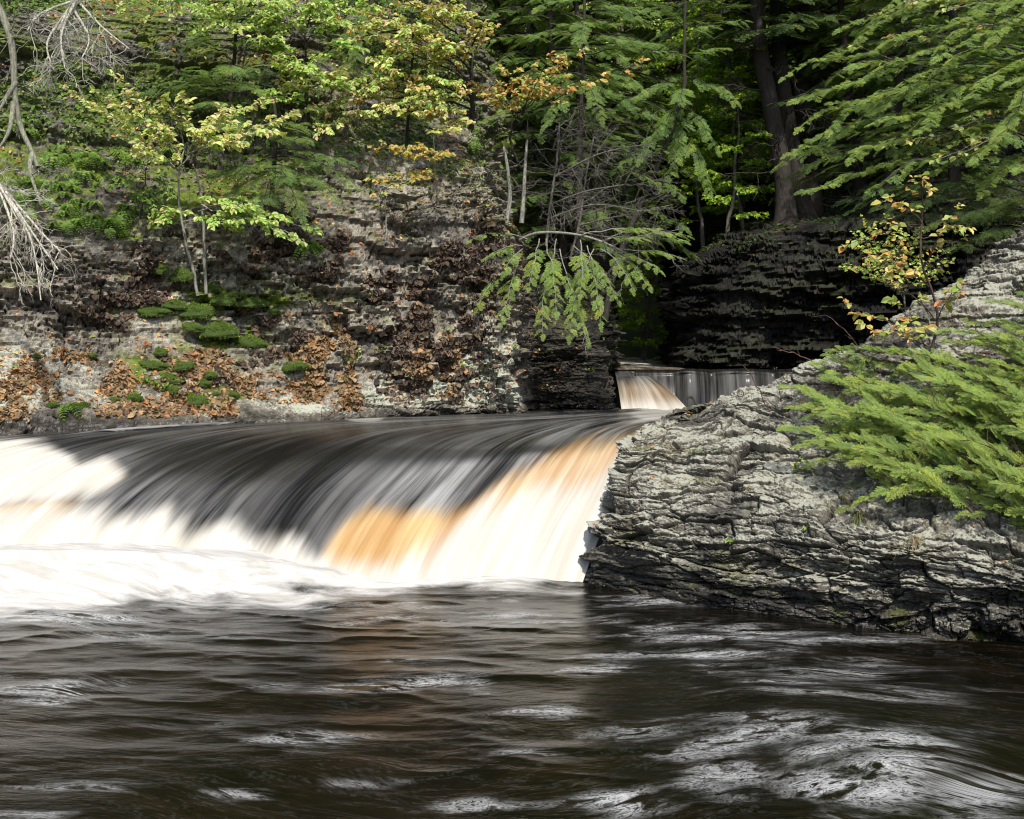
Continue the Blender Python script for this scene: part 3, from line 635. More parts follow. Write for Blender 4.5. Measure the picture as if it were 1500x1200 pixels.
def ground(x, y):
    d = np.hypot(TOPS[:, 0]-x, TOPS[:, 1]-y); m = d < .35
    z = float(hill(np.array(x), np.array(y)))
    return max(z, float(TOPS[m, 2].max())) if m.any() else z
r = np.random.default_rng(5)
WG = 'dim hemlocks in the woods behind the gorge'
def zfloor(px, D, x, s=None): return float(hill(np.array(x), np.array(D)))
wood = [(860,27,0,1.),(900,33,2,1.1),(1000,38,1,1.1),(1045,30,2,.8),(1090,33,0,1.1),(1010,38,3,1.1),(1075,40,1,1.2),(1160,35,3,1.1),(1210,31,1,1.),(1260,28,0,1.),(1320,32,3,1.1),(1390,27,2,1.1),(1450,31,1,1.1),(1530,27,0,1.1),
        (900,40,3,1.2),(820,33,1,1.1),(760,30,0,1.),(700,34,3,1.1),(630,30,1,1.),(560,33,3,1.1),(480,30,0,1.),(400,32,1,1.1),(320,29,3,1.),(220,30,1,1.),(120,28,0,1.),(20,28,3,1.),(-80,27,1,1.),
        (1120,46,3,1.4),(980,47,1,1.4),(840,46,3,1.4),(1240,44,1,1.4),(1370,42,3,1.3),(1500,38,1,1.3),(1620,32,3,1.2),(700,44,1,1.4),(560,42,3,1.3),(420,40,1,1.3),(280,38,3,1.3),(140,36,1,1.3),(0,35,3,1.3)]
for (px, D, k, s) in wood:
    x = (px-CX)/FPX*D
    place(k, (x, D, ground(x, D)-.2), r.uniform(0, 6.3), s*r.uniform(.9, 1.1), 'dim hemlock standing in the shaded woods behind the gorge', WG)
UG = 'bright leafy undergrowth trees in the woods'
for (px, D, k, s) in ((1050,29,4,.9),(1065,27.5,4,.8),(1090,28,4,1.),(1030,31.5,4,1.1),(1120,33,4,1.2),(940,33,4,1.1),(870,29,5,1.),(1085,31.5,4,1.),(1105,30.5,4,.8),(1000,30,4,.7),(960,35,5,.9),(1230,28,4,.6),(905,31,5,.8)):
    x = (px-CX)/FPX*D
    place(k, (x, D, ground(x, D)-.1), r.uniform(0, 6.3), s, 'slim bright green undergrowth tree among the dark hemlocks', UG, 'tree', 'understory_tree')
# hemlocks close behind the buttress and over the channel
MG = 'green hemlocks above the recess and the channel'
PR.append(hemlock_proto(91, 7.5, 2.0, .7, FR_M, 76, .40, 1.6, .11, .10)); PR.append(hemlock_proto(92, 8.5, 2.3, 1.4, FR_M, 78, .42, 1.55, .13, .10))
def placem(k, px, D, s, label):
    x = (px-CX)/FPX*D; place(k, (x, D, ground(x, D)-.1), r.uniform(0, 6.3), s, label, MG)
placem(6, 822, 23., 1.0, 'green hemlock right behind the two thin lichened stems on the buttress')
placem(7, 868, 23.6, 1.0, 'dense green hemlock rising over the dark recess beside the tan cascade')
placem(6, 872, 27., 1.1, 'green hemlock at the left edge of the dark channel gap')
placem(7, 1010, 32.5, 1.1, 'tall green hemlock directly left of the dark twin trunks')
placem(6, 780, 24.5, .9, 'green hemlock above the buttress behind the orange-leaved branch')
placem(7, 1300, 23.6, 1.1, 'dense dim hemlock on the shaded cliff behind the orange-leaved shrub')
placem(6, 1400, 22.8, 1.3, 'dim hemlock on the shaded cliff, behind the big right-hand boughs')
placem(7, 1262, 25.2, 1.1, 'dim hemlock just right of the broad dark trunk')
placem(7, 700, 25., 1.0, 'hemlock half hidden behind the yellow beech sprays above the buttress')
BG_ = 'pale leafy trees behind the buttress'
for (px_, D_, k_, s_) in ((960, 37, 4, 1.5), (1120, 35, 4, 1.6), (1065, 37, 5, 1.5), (1180, 33, 4, 1.4), (1010, 34, 5, 1.3), (905, 36, 5, 1.5), (1062, 25.4, 4, .8), (1092, 26.2, 4, .9), (1030, 26.5, 4, .8), (1075, 28., 5, .9), (800, 26, 5, .9), (850, 30, 5, 1.), (740, 27, 5, 1.), (940, 36, 4, 1.2), (1040, 34, 4, 1.1), (660, 27, 5, 1.), (1000, 36, 5, 1.), (890, 33, 4, 1.1), (590, 26, 5, .9), (1220, 30, 5, 1.)):
    x_ = (px_-CX)/FPX*D_; place(k_, (x_, D_, ground(x_, D_)-.1), r.uniform(0, 6.3), s_, 'slender pale-leaved tree standing among the hemlocks beyond the buttress', BG_, 'tree', 'broadleaf_tree')
# dark twin trunks and the others beside them
def bigtrunk(pts, r0, r1, label, seed, top=None):
    r = np.random.default_rng(seed); P = np.array([W(*p) for p in pts]); b = crom(P, 22); gw, gl = Geo(), Geo()
    rad = np.linspace(r0, r1, 22); rad[:4] *= np.array([1.7, 1.3, 1.12, 1.04]); v, f = tube(b, rad, 12); gw.add(v, f, DARKB)
    for q in range(14):
        i = r.integers(4, 21); a = r.uniform(2.2, 5.2); twigs_bare(gw, b[i], nrm(np.array([math.cos(a), math.sin(a)*.6, r.uniform(-.15, .25)])), r.uniform(.6, 1.7), r, DARKB, .022, 2)
    for q in range(26):
        i = r.integers(13, 22); a = r.uniform(0, 6.3); d = np.array([math.cos(a), math.sin(a), r.uniform(-.35, 0)]); bough(gw, gl, b[i], b[i]+d*r.uniform(1.2, 2.6), FR_C, .8, .06, .025, r, .2, .22, .8, .4)
    o = thing('hemlock_tree', tuple(P[0]), label, 'tree', 'dark trunks on top of the shaded cliff'); finish(o, gw, gl, lm=M_NEEDLE)
bigtrunk([(1152,335,24.6),(1146,250,24.6),(1128,150,24.6),(1112,60,24.6),(1108,-60,24.6),(1104,-220,24.8)], .21, .15, 'dark leaning hemlock trunk, front one of the twin pair above the shaded cliff', 201)
bigtrunk([(1182,330,25.2),(1166,250,25.2),(1150,150,25.2),(1140,60,25.2),(1136,-60,25.2),(1132,-220,25.2)], .20, .15, 'dark hemlock trunk close behind the right side of the leaning twin', 202)
bigtrunk([(1176,325,27),(1166,230,27),(1150,140,27),(1146,60,27),(1142,-100,27)], .13, .1, 'slender dark trunk standing just right of the twin trunks', 203)
bigtrunk([(1192,322,26),(1188,230,26),(1172,150,26),(1178,60,26),(1176,-100,26)], .19, .14, 'broad dark trunk farthest right behind the hemlock boughs', 204)
# ------------------------------------------------------------------ saplings on the left cliff
def deciduous(name, stems, branches, pal, label, cat, leaf=.085, twigs=7, tl=.35, seed=1, bcol=GREYB, r0=.022, group=None, dens=1., wr=.62, sag=.04):
    r = np.random.default_rng(seed); gw, gl = Geo(), Geo(); base = None
    for s in stems:
        P = np.array([W(*p) for p in s]); base = P[0] if base is None else base; b = crom(P, 14)+r.normal(0, .008, (14, 3)); v, f = tube(b, np.linspace(r0, r0*.45, 14), 6); gw.add(v, f, bcol)
    for br in branches:
        leafy(gw, gl, W(*br[0]), W(*br[1]), br[2] if len(br) > 2 else pal, leaf, twigs, tl, sag, r, r0*.4, dens, wr, bcol)
    o = thing(name, tuple(base), label, cat, group); finish(o, gw, gl); return o
q, _ = on(CL, 297, 432); d0 = q[1]-.05
deciduous('sapling', [[(290,432,d0),(280,380,d0-.1),(265,320,d0-.2),(262,260,d0-.2),(272,215,d0-.2)], [(302,430,d0),(298,350,d0-.1),(296,290,d0-.15),(283,240,d0-.2)]],
 [((264,250,d0-.2),(112,140,d0-.7)),((265,255,d0-.2),(150,165,d0-.1)),((268,245,d0-.2),(205,225,d0-.9)),((268,240,d0-.2),(330,165,d0-.5)),((275,232,d0-.2),(425,170,d0-.3)),((280,225,d0-.2),(400,195,d0-.9)),
  ((272,222,d0-.2),(175,118,d0-.5)),((270,215,d0-.2),(250,150,d0-.6)),((275,225,d0-.2),(350,210,d0-1.)),((275,225,d0-.2),(300,190,d0-.9)),((265,240,d0-.2),(230,190,d0-.8)),((268,230,d0-.2),(160,145,d0-.9)),((275,220,d0-.2),(390,150,d0-.1)),
  ((265,315,d0-.2),(243,318,d0-.6),YELG),((268,325,d0-.2),(330,325,d0-.8),YELG),((290,310,d0-.2),(452,335,d0-.5),YELG),((295,300,d0-.2),(435,350,d0-.9),YELG),((296,295,d0-.2),(355,300,d0-.7),YELG),((296,300,d0-.2),(390,325,d0-.8),YELG)],
 YEL, 'slim two-stemmed sapling with pale yellow-green leaves, rooted among moss on the left cliff', 'sapling', .095, 9, .42, 301, LICHB, .028)
def sapl(label, stem, brs, pal, seed, **kw): return deciduous('sapling', [stem], brs, pal, label, 'sapling', seed=seed, **kw)
# beech tangle at top centre
D = 18.6
sapl('tall thin sapling with yellow and orange leaves spread in tiers across the top centre', [(690,190,19.3),(692,140,19.2),(688,60,19.),(684,-40,19.)],
 [((690,150,19.2),(560,95,18.)),((690,140,19.2),(520,140,18.2)),((690,120,19.1),(600,40,18.2)),((690,160,19.2),(480,110,18.6)),((690,110,19.),(640,60,18.1)),((690,90,19.),(540,20,18.4)),((690,80,19.),(705,40,18.2)),((690,70,19.),(600,5,18.6)),
  ((690,170,19.3),(530,165,17.9)),((690,150,19.2),(610,130,17.9)),((690,60,19.),(500,60,18.8)),((690,140,19.2),(480,165,18.4)),((690,50,19.),(650,10,18.3)),((690,130,19.2),(570,60,18.)),((690,165,19.2),(620,165,18.)),((690,100,19.),(470,30,18.9)),((690,175,19.2),(650,190,18.2))], YEL+ORG[:3], 311, leaf=.1, twigs=10, tl=.5, bcol=DARKB, r0=.05)
sapl('sapling holding one long tier of orange and yellow leaves above the two lichened stems', [(760,240,20.5),(748,210,20.4),(752,180,20.2),(770,160,20.)],
 [((765,165,20.),(850,75,18.8)),((765,165,20.),(930,95,18.8)),((760,175,20.1),(700,125,18.9)),((765,170,20.),(740,105,18.8)),((765,165,20.),(800,95,18.7)),((760,175,20.1),(710,140,18.7)),((770,160,20.),(825,120,18.8)),((765,165,20.),(785,125,18.7))], ORG, 312, leaf=.105, twigs=7, tl=.4, bcol=DARKB, r0=.03)
sapl('small sapling with a flat spray of golden leaves in the middle of the cliff face', [(640,300,18.3),(638,255,18.1),(636,200,18.)],
 [((638,240,18.),(545,215,17.6)),((638,245,18.),(600,225,17.3)),((638,235,18.),(650,225,17.4)),((638,255,18.1),(545,262,17.6)),((638,255,18.1),(610,262,17.3)),((638,225,18.),(590,215,17.3))], [(.52,.42,.1),(.56,.40,.12),(.4,.40,.1)], 313, leaf=.085, twigs=6, tl=.3, r0=.012)
sapl('thin bare-stemmed seedling with a few yellow leaves left of the buttress top', [(566,345,17.6),(565,300,17.55),(567,270,17.5)],
 [((566,285,17.5),(550,285,17.2)),((566,275,17.5),(580,272,17.2))], ORG, 314, leaf=.07, twigs=2, tl=.15, r0=.011, bcol=LICHB)
sapl('leafy branches with light green leaves hanging in from the top left', [(250,20,17.6),(262,-30,17.6),(280,-80,17.6)],
 [((260,-20,17.6),(180,8,17.)),((260,-10,17.6),(250,18,17.)),((262,-20,17.6),(300,20,16.9)),((262,-30,17.6),(220,20,17.2)),((262,-30,17.6),(270,5,16.8))], YELG, 315, leaf=.085, twigs=6, tl=.35, r0=.02)
sapl('leafy sapling with yellowing tips at the top beside the left hemlock', [(352,140,18.6),(360,70,18.4),(380,0,18.3),(390,-60,18.3)],
 [((375,20,18.4),(300,40,17.6)),((378,20,18.4),(410,50,17.6)),((375,30,18.4),(350,45,17.5)),((380,10,18.4),(400,5,17.5)),((370,40,18.4),(400,25,17.6)),((385,0,18.4),(440,15,17.8)),((385,0,18.4),(330,10,17.8)),((375,10,18.4),(395,60,17.8)),((365,60,18.4),(300,15,17.9))], YELG+YEL[:2], 316, leaf=.095, twigs=7, tl=.4, r0=.02)
sapl('thin sapling with scattered pale leaves reaching across the cliff right of the left hemlock', [(520,230,18.6),(500,180,18.5),(470,130,18.4)],
 [((490,160,18.5),(385,118,18.)),((490,160,18.5),(430,165,17.8)),((500,180,18.5),(470,195,17.7)),((480,140,18.4),(420,130,17.8)),((495,170,18.5),(540,165,17.8)),((480,140,18.4),(500,110,17.8))], YEL, 317, leaf=.09, twigs=7, tl=.4, r0=.014)
sapl('leafy sapling with pale green leaves just right of the left hemlock', [(455,215,18.2),(450,150,18.2),(448,60,18.2),(450,-50,18.2)],
 [((450,90,18.2),(380,60,17.5)),((450,90,18.2),(520,70,17.5)),((450,60,18.2),(400,25,17.5)),((450,60,18.2),(500,35,17.4)),((450,130,18.2),(420,90,17.4)),((450,130,18.2),(510,120,17.5)),((450,40,18.2),(470,5,17.4)),((450,150,18.2),(390,140,17.6)),((450,110,18.2),(450,100,17.2)),((450,30,18.2),(540,10,17.6))], YELG, 318, leaf=.1, twigs=9, tl=.45, bcol=DARKB, r0=.03)
sapl('sapling with small yellowing leaves over the upper cliff between the beech tiers', [(595,215,19.),(600,150,18.9),(605,60,18.9),(600,-40,18.9)],
 [((600,120,18.9),(540,130,18.)),((600,120,18.9),(660,120,18.1)),((602,90,18.9),(560,90,18.)),((602,80,18.9),(650,70,18.)),((603,60,18.9),(610,40,17.9)),((600,150,18.9),(570,160,18.)),((600,140,18.9),(640,155,18.)),((603,40,18.9),(540,40,18.1)),((603,20,18.9),(680,20,18.1))], YEL+YELG[:2], 319, leaf=.09, twigs=9, tl=.45, bcol=DARKB, r0=.03)
sapl('leafy green sapling low among the ferns left of the yellow sapling', [(205,330,16.8),(210,280,16.7),(215,240,16.7)],
 [((212,260,16.7),(170,270,16.3)),((212,260,16.7),(250,285,16.3)),((212,250,16.7),(190,235,16.2)),((212,270,16.7),(225,300,16.2))], GREEN, 320, leaf=.075, twigs=6, tl=.3, bcol=DARKB, r0=.014)
# two thin lichened stems on the buttress
for (st_, lb, sd) in (([(741,330,19.2),(747,290,19.2),(744,250,19.1),(738,215,19.1)], 'thin lichen-spotted bare stem curving up from the moss on the buttress', 321), ([(764,327,19.4),(767,290,19.4),(769,250,19.4),(772,205,19.5)], 'straight thin pale stem just right of the curved one on the buttress', 322)):
    rr = np.random.default_rng(sd); b = crom(np.array([W(*p) for p in st_]), 16); gw = Geo(); v, f = tube(b, np.linspace(.045, .022, 16), 8); gw.add(v, f, (.26, .26, .22)); gt = Geo()
    for k in range(9): twigs_bare(gt, b[rr.integers(6, 16)], nrm(rr.normal(0, 1, 3)*[1, .5, .3]), rr.uniform(.3, .9), rr, (.13, .12, .1), .007, 2)
    o = thing('sapling', tuple(b[0]), lb, 'sapling', 'thin stems on the buttress'); gw.build('trunk', M_BARK, o, tuple(b[0]), True); gt.build('branch', M_BARK, o, tuple(b[0]), True)
# ------------------------------------------------------------------ hemlocks on the left cliff
def hem(label, trunk, boughs, seed, T=FR_F, fl=.42, r0=.05, bright=1., step=.11, group=None, name='hemlock_tree', bcol=DARKB, cat='tree', sag=.06, face=.55, bare=0, start=.22, yel=0., droop=.25, brad=.012):
    r = np.random.default_rng(seed); gw, gl = Geo(), Geo(); base = W(*trunk[0])
    b = crom(np.array([W(*p) for p in trunk]), 16); v, f = tube(b, np.linspace(r0, r0*.35, 16), 8); gw.add(v, f, bcol)
    for (a, c) in boughs: bough(gw, gl, W(*a), W(*c), T, fl, sag, brad, r, start, step, bright, face, bcol, yel, droop, bare)
    o = thing(name, tuple(base), label, cat, group); finish(o, gw, gl, lm=M_NEEDLE); return o
hem('dark green hemlock with a thin trunk at the top left of the cliff', [(333,215,18.2),(337,150,18.2),(345,60,18.3),(348,-60,18.4)],
 [((338,140,18.2),(238,95,17.4)),((338,150,18.2),(250,120,17.3)),((337,160,18.2),(300,150,17.1)),((337,150,18.2),(290,100,17.2)),((338,120,18.2),(390,95,17.5)),((338,120,18.2),(375,130,17.3)),((342,90,18.2),(280,60,17.5)),((342,80,18.2),(400,60,17.6)),
  ((345,50,18.3),(300,20,17.6)),((345,40,18.3),(400,10,17.6)),((345,20,18.3),(330,-20,17.6)),((338,130,18.2),(230,130,17.7)),((337,170,18.2),(340,185,17.2)),((342,60,18.2),(245,70,17.9)),((345,30,18.3),(440,40,18.)),((340,100,18.2),(335,100,17.2)),((345,0,18.3),(260,0,17.9))], 401, fl=.5, bright=1.5, step=.09)
hem('soft green hemlock sapling drooping over the cliff face right of the yellow sapling', [(395,330,17.2),(400,260,17.1),(405,190,17.1),(400,140,17.1)],
 [((402,220,17.1),(510,235,16.6)),((402,230,17.1),(520,270,16.5)),((402,240,17.1),(490,290,16.4)),((402,250,17.1),(440,310,16.3)),((402,210,17.1),(450,205,16.4)),((402,230,17.1),(350,250,16.5)),((402,250,17.1),(340,280,16.6)),((402,260,17.1),(380,300,16.3)),
  ((402,200,17.1),(380,190,16.5)),((402,190,17.1),(440,180,16.6)),((402,240,17.1),(420,260,16.2)),((402,250,17.1),(310,255,16.9)),((402,260,17.1),(460,265,16.3)),((402,180,17.1),(360,200,16.6))], 402, fl=.46, bright=1.55, step=.09)
for (t, bs, lb, sd) in (
  ([(540,60,20.5),(545,0,20.5),(548,-80,20.5)], [((544,20,20.5),(430,55,19.8)),((544,10,20.5),(480,80,19.7)),((544,30,20.5),(600,70,19.6)),((544,0,20.5),(450,10,19.7)),((544,0,20.5),(520,90,19.5)),((544,-10,20.5),(620,20,19.7)),((544,-20,20.5),(470,-20,19.7))], 'hemlock at the top behind the yellow sprays, left of centre', 403),
  ([(845,462,21.2),(848,300,21.3),(852,150,21.5),(855,60,21.5),(858,-80,21.5)], [((853,100,21.5),(760,140,20.6)),((853,90,21.5),(940,130,20.6)),((854,60,21.5),(780,50,20.6)),((854,60,21.5),(930,60,20.5)),((854,30,21.5),(850,60,20.3)),((855,10,21.5),(960,20,20.6)),((855,0,21.5),(790,10,20.6)),((853,110,21.5),(880,170,20.4)),((853,120,21.5),(960,170,20.6)),((853,110,21.5),(800,180,20.5)),((853,130,21.5),(700,180,20.9)),((853,80,21.5),(1000,80,20.9))], 'bright green hemlock behind the long orange tier at top centre', 404),
  ([(886,470,22.),(905,380,22.2),(960,250,22.5),(1000,140,22.6),(1002,80,22.6),(1005,-80,22.6)], [((1001,120,23),(900,160,21.8)),((1001,110,23),(1080,150,22.)),((1001,90,23),(1060,70,22.)),((1001,80,23),(920,60,22.)),((1001,140,23),(940,230,21.8)),((1001,150,23),(1050,220,22.2)),((1002,50,23),(1090,30,22.)),((1002,40,23),(940,10,22.)),((1001,160,23),(980,260,21.9)),((1001,130,23),(1000,150,21.6)),((1001,180,23),(900,250,22.1)),((1001,190,23),(1040,280,22.3))], 'green hemlock with wide flat boughs hanging left of the twin trunks', 405)):
    hem(lb, t, bs, sd, FR_M, .40, .07, 1.6, .075, 'hemlocks along the top of the picture')
# drooping bough with bare grey twigs over the recess
hem('drooping hemlock with arching grey branches hanging over the dark recess', [(762,352,19.3),(785,342,19.),(820,341,18.8),(860,347,18.6),(900,362,18.4),(940,385,18.2)],
 [((772,350,19.1),(690,352,18.5)),((765,360,19.),(712,378,18.4)),((765,365,18.9),(740,395,18.3)),((755,380,18.9),(700,448,18.3)),((760,385,18.8),(735,470,18.2)),((790,350,18.9),(775,420,18.2)),((800,350,18.8),(815,455,18.)),((815,350,18.7),(795,488,18.1)),
  ((850,352,18.6),(850,430,17.8)),((860,360,18.6),(880,470,17.9)),((870,365,18.5),(835,490,17.9)),((880,365,18.5),(925,420,17.9)),((890,370,18.5),(965,395,17.8)),((880,355,18.5),(945,350,17.8)),((900,360,18.4),(1005,345,17.9)),((910,365,18.4),(990,375,17.9)),((905,375,18.4),(950,420,17.8)),((850,345,18.6),(1000,352,18.2)),((840,360,18.7),(905,440,18.)),((820,365,18.7),(860,500,17.9)),((890,350,18.4),(960,335,17.9))],
 411, FR_M, .30, .032, 2.0, .075, bcol=(.27, .26, .23), sag=.07, bare=3, start=.3, yel=.6, droop=.2, brad=.011)
# ------------------------------------------------------------------ right side: hemlock reaching in, pale-leaved tree, shrubs
rb = []
r = np.random.default_rng(9)
for (ex, ey, de) in ((1150,112,12.3),(1172,145,11.9),(1160,222,12.2),(1145,240,12.5),(1182,278,12.),(1175,185,12.6),(1235,40,12.),(1255,95,11.6),(1300,60,12.),(1222,150,11.8),(1205,195,11.9),(1330,125,11.5),(1280,180,11.5),(1250,230,11.8),(1350,190,11.4),(1380,80,11.4),(1420,140,11.2),
   (1400,30,11.6),(1450,60,11.4),(1460,200,11.1),(1430,230,11.4),(1330,250,11.9),(1300,10,12.4),(1220,80,12.5),(1190,240,12.6),(1280,140,12.3),(1370,250,12.3),(1480,120,11.),(1490,250,11.3),(1330,20,12.3),(1240,190,12.4),(1470,10,11.6),(1390,160,12.3),(1440,280,11.8)):
    rb.append(((1560+r.uniform(0, 120), ey*.75-20+r.uniform(-30, 60), 15.2+r.uniform(-.6, .6)), (ex, ey, de+1.9)))
hem('large bright hemlock whose feathery boughs sweep in from the upper right', [(1680,420,15.3),(1690,200,15.3),(1700,0,15.3),(1705,-300,15.3)], rb, 421, FR_M, .29, .16, 1.85, .05, sag=.10, yel=.7, droop=.12, start=.3, bare=3, face=.7)
sapl('tree at the upper right with pale oval leaves mixed through the hemlock boughs', [(1650,300,15.0),(1660,100,15.0),(1665,-200,15.0)],
 [((1650,0,15.0),(1290,20,14.0)),((1650,0,15.0),(1330,5,13.8)),((1650,20,15.0),(1380,15,13.7)),((1655,40,15.0),(1300,55,14.0)),((1650,150,15.0),(1370,235,13.7)),((1650,150,15.0),(1340,205,13.8)),((1650,160,15.0),(1300,215,14.1)),((1650,170,15.0),(1410,225,13.6)),((1650,60,15.0),(1420,35,13.6)),((1650,250,15.0),(1250,65,14.7))], PALE+YEL[:2], 431, leaf=.085, twigs=8, tl=.35, r0=.05)
q, _ = on(OU, 1360, 535); d1 = q[1]
sapl('spindly shrub with large orange and yellow leaves growing from the outcrop crest', [(1358,540,d1),(1368,500,d1-.05),(1372,450,d1-.1),(1350,380,d1-.2),(1352,300,d1-.2)],
 [((1362,520,d1),(1310,440,d1-.5)),((1362,520,d1),(1235,438,d1-.3)),((1365,510,d1),(1265,475,d1-.5)),((1370,470,d1-.1),(1400,420,d1-.4)),((1370,470,d1-.1),(1280,380,d1-.6)),((1360,420,d1-.1),(1300,370,d1-.5)),((1355,390,d1-.2),(1400,310,d1-.5)),((1352,350,d1-.2),(1420,335,d1-.5)),((1352,330,d1-.2),(1300,290,d1-.5)),((1352,330,d1-.2),(1240,360,d1-.3)),((1352,310,d1-.2),(1350,265,d1-.4)),((1362,500,d1),(1320,480,d1-.7))],
 ORG+PALE[:2], 441, leaf=.105, twigs=4, tl=.22, r0=.02, dens=.42, bcol=(.09, .06, .05))
sapl('bushy shrub with small yellow-green leaves behind the spindly orange shrub', [(1330,470,14.3),(1320,420,14.3),(1310,370,14.3)],
 [((1320,420,14.3),(1255,345,13.8)),((1320,420,14.3),(1270,330,13.9)),((1320,410,14.3),(1300,325,13.8)),((1320,430,14.3),(1250,390,13.9)),((1320,430,14.3),(1340,350,13.8)),((1325,440,14.3),(1290,400,13.7)),((1325,430,14.3),(1380,390,13.9)),((1325,430,14.3),(1400,360,14.)),((1325,430,14.3),(1340,390,13.7)),((1325,430,14.3),(1265,365,13.6)),((1325,420,14.3),(1310,345,13.5))], YELG+ORG[:2], 442, leaf=.06, twigs=9, tl=.3, r0=.015, dens=.8)
# hemlock on the outcrop crest behind, in half shade
hem('dim hemlock thicket behind the outcrop crest at the right edge', [(1560,420,14.6),(1570,300,14.6),(1575,150,14.6)],
 [((1565,330,14.6),(1300,300,14.)),((1565,320,14.6),(1360,330,13.8)),((1565,340,14.6),(1400,360,13.8)),((1565,330,14.6),(1420,310,13.6)),((1565,350,14.6),(1450,340,13.6)),((1565,300,14.6),(1330,270,14.2)),((1565,310,14.6),(1460,290,13.7)),((1565,290,14.6),(1250,290,14.6)),((1565,320,14.6),(1280,320,14.6))], 443, FR_F, .5, .08, .9, .12)
# low bush
bb = []
for (ex, ey) in ((1150,575),(1165,605),(1150,640),(1180,655),(1195,545),(1225,535),(1230,600),(1240,650),(1250,685),(1270,560),(1290,620),(1300,670),(1310,530),(1320,585),(1340,640),(1350,690),(1360,560),(1380,610),(1400,660),(1410,560),(1430,620),(1440,700),(1460,520),(1470,580),(1480,650),(1490,500),(1500,540),(1500,610),(1390,530),(1260,610),(1210,575),(1330,550),(1450,560),(1420,590),(1480,530),(1380,510),(1420,488),(1460,468),(1500,452),(1440,500),(1255,580),(1185,620),(1290,590),(1370,650),(1490,700),(1350,600),(1400,700)):
    s_, _ = on(OU, ex, ey); bx_, by_ = ex+150+r.uniform(-30, 110), ey+75+r.uniform(-15, 60); b_, _ = on(OU, min(bx_, 1760), by_)
    e = W(ex, ey-r.uniform(0, 25), s_[1]-r.uniform(.25, .8))
    bb.append((b_, e))
r2 = np.random.default_rng(451); gw, gl = Geo(), Geo()
for (a, c) in bb:
    q_ = a+(c-a)*.45+np.array([r2.uniform(.1, .5), -.1, r2.uniform(-.25, .1)]); bough(gw, gl, q_, c+np.array([r2.uniform(-.15, .35), r2.uniform(-.2, .1), r2.uniform(-.45, .05)]), FR_M, .22, .1, .008, r2, .05, .05, 2.0, 1.2, (.10, .065, .045), 1.1, r2.uniform(-.4, .4), 1)
    bough(gw, gl, a, c, FR_M, .24, .12, .012, r2, .1, .055, 1.85, 1.1, (.10, .065, .045), .9, r2.uniform(-.6, .15), 2)
cB, _ = on(OU, 1470, 690)
o = thing('hemlock_bush', tuple(cB), 'low spreading bright green hemlock covering the right side of the outcrop', 'bush'); finish(o, gw, gl, 'branch', 'foliage', M_NEEDLE)
# ------------------------------------------------------------------ bare lichened branches, left edge
def bare(label, main, seed, tw, rad, c=(.40, .38, .32), extra=(), down=(0, 0, -.3), tl=(.4, 1.)):
    r = np.random.default_rng(seed); g = Geo(); gt = Geo(); pts = np.array([W(*p) for p in main]); b = crom(pts, 20); v, f = tube(b, np.linspace(rad, rad*.45, 20), 8); g.add(v, f, c)
    limbs = []
    for e in extra:
        q = crom(np.array([W(*p) for p in e]), 14); gx_ = Geo(); limbs.append(gx_); v, f = tube(q, np.linspace(rad*.7, rad*.25, 14), 6); gx_.add(v, f, c)
        for k in range(tw//3): twigs_bare(gx_, q[r.integers(3, 14)], nrm(r.normal(0, .6, 3)+np.array(down)), r.uniform(*tl), r, c, rad*.24)
    for k in range(tw): twigs_bare(gt, b[r.integers(5, 20)], nrm(r.normal(0, .6, 3)+np.array(down)), r.uniform(*tl), r, c, rad*.24)
    o = thing('dead_tree', tuple(pts[0]), label, 'dead tree', 'bare lichened wood at the left edge'); g.build('trunk', M_BARK, o, tuple(pts[0]), True); gt.build('twigs', M_BARK, o, tuple(pts[0]), True)
    for gx_ in limbs: gx_.build('branch', M_BARK, o, tuple(pts[0]), True)
bare('mottled bare lichen-covered trunk arching down at the left edge', [(-40,-60,14.6),(2,20,14.6),(18,70,14.6),(22,140,14.6),(30,185,14.6),(48,225,14.5),(55,245,14.4)], 501, 5, .055, (.24, .24, .18),
     [[(24,120,14.6),(5,150,14.5),(-15,190,14.4)], [(20,150,14.6),(14,190,14.4),(0,215,14.3)], [(48,225,14.5),(44,250,14.3),(60,300,14.1)]], tl=(.2, .45))
bare('spray of bare silvery twigs hanging from the top left corner', [(125,-60,14.8),(118,-10,14.7),(100,15,14.5),(85,45,14.3)], 502, 34, .03, (.42, .41, .34),
     [[(112,0,14.7),(150,40,14.3),(190,72,14.)], [(105,10,14.6),(130,55,14.3),(120,85,14.)], [(100,15,14.5),(70,60,14.2),(75,95,14.)], [(112,0,14.6),(90,50,14.2),(95,100,13.9)], [(112,0,14.6),(60,20,14.3),(40,45,14.)]], tl=(.25, .7), down=(0, -.1, -.7))
bare('fan of pale bare twigs drooping down the left edge of the cliff', [(-60,230,14.),(-10,262,13.9),(10,290,13.8),(25,320,13.7)], 503, 26, .03, (.5, .47, .40),
     [[(0,270,13.9),(40,330,13.6),(85,395,13.4)], [(0,275,13.9),(45,350,13.5),(60,440,13.3)], [(0,280,13.9),(20,340,13.6),(15,380,13.4)], [(0,270,13.9),(60,340,13.6),(90,370,13.5)]], tl=(.2, .6), down=(.35, -.1, -.7))
bare('tangle of thin grey dead twigs beside the straight lichened stem on the buttress', [(800,360,20.3),(806,300,20.2),(815,240,20.2),(820,180,20.2)], 504, 40, .03, (.16, .15, .13),
     [[(806,300,20.2),(860,280,19.8),(920,270,19.5)], [(806,320,20.2),(870,300,19.7),(940,310,19.4)], [(812,260,20.2),(880,225,19.8),(960,210,19.5)]], tl=(.3, .9), down=(.5, -.3, .0))
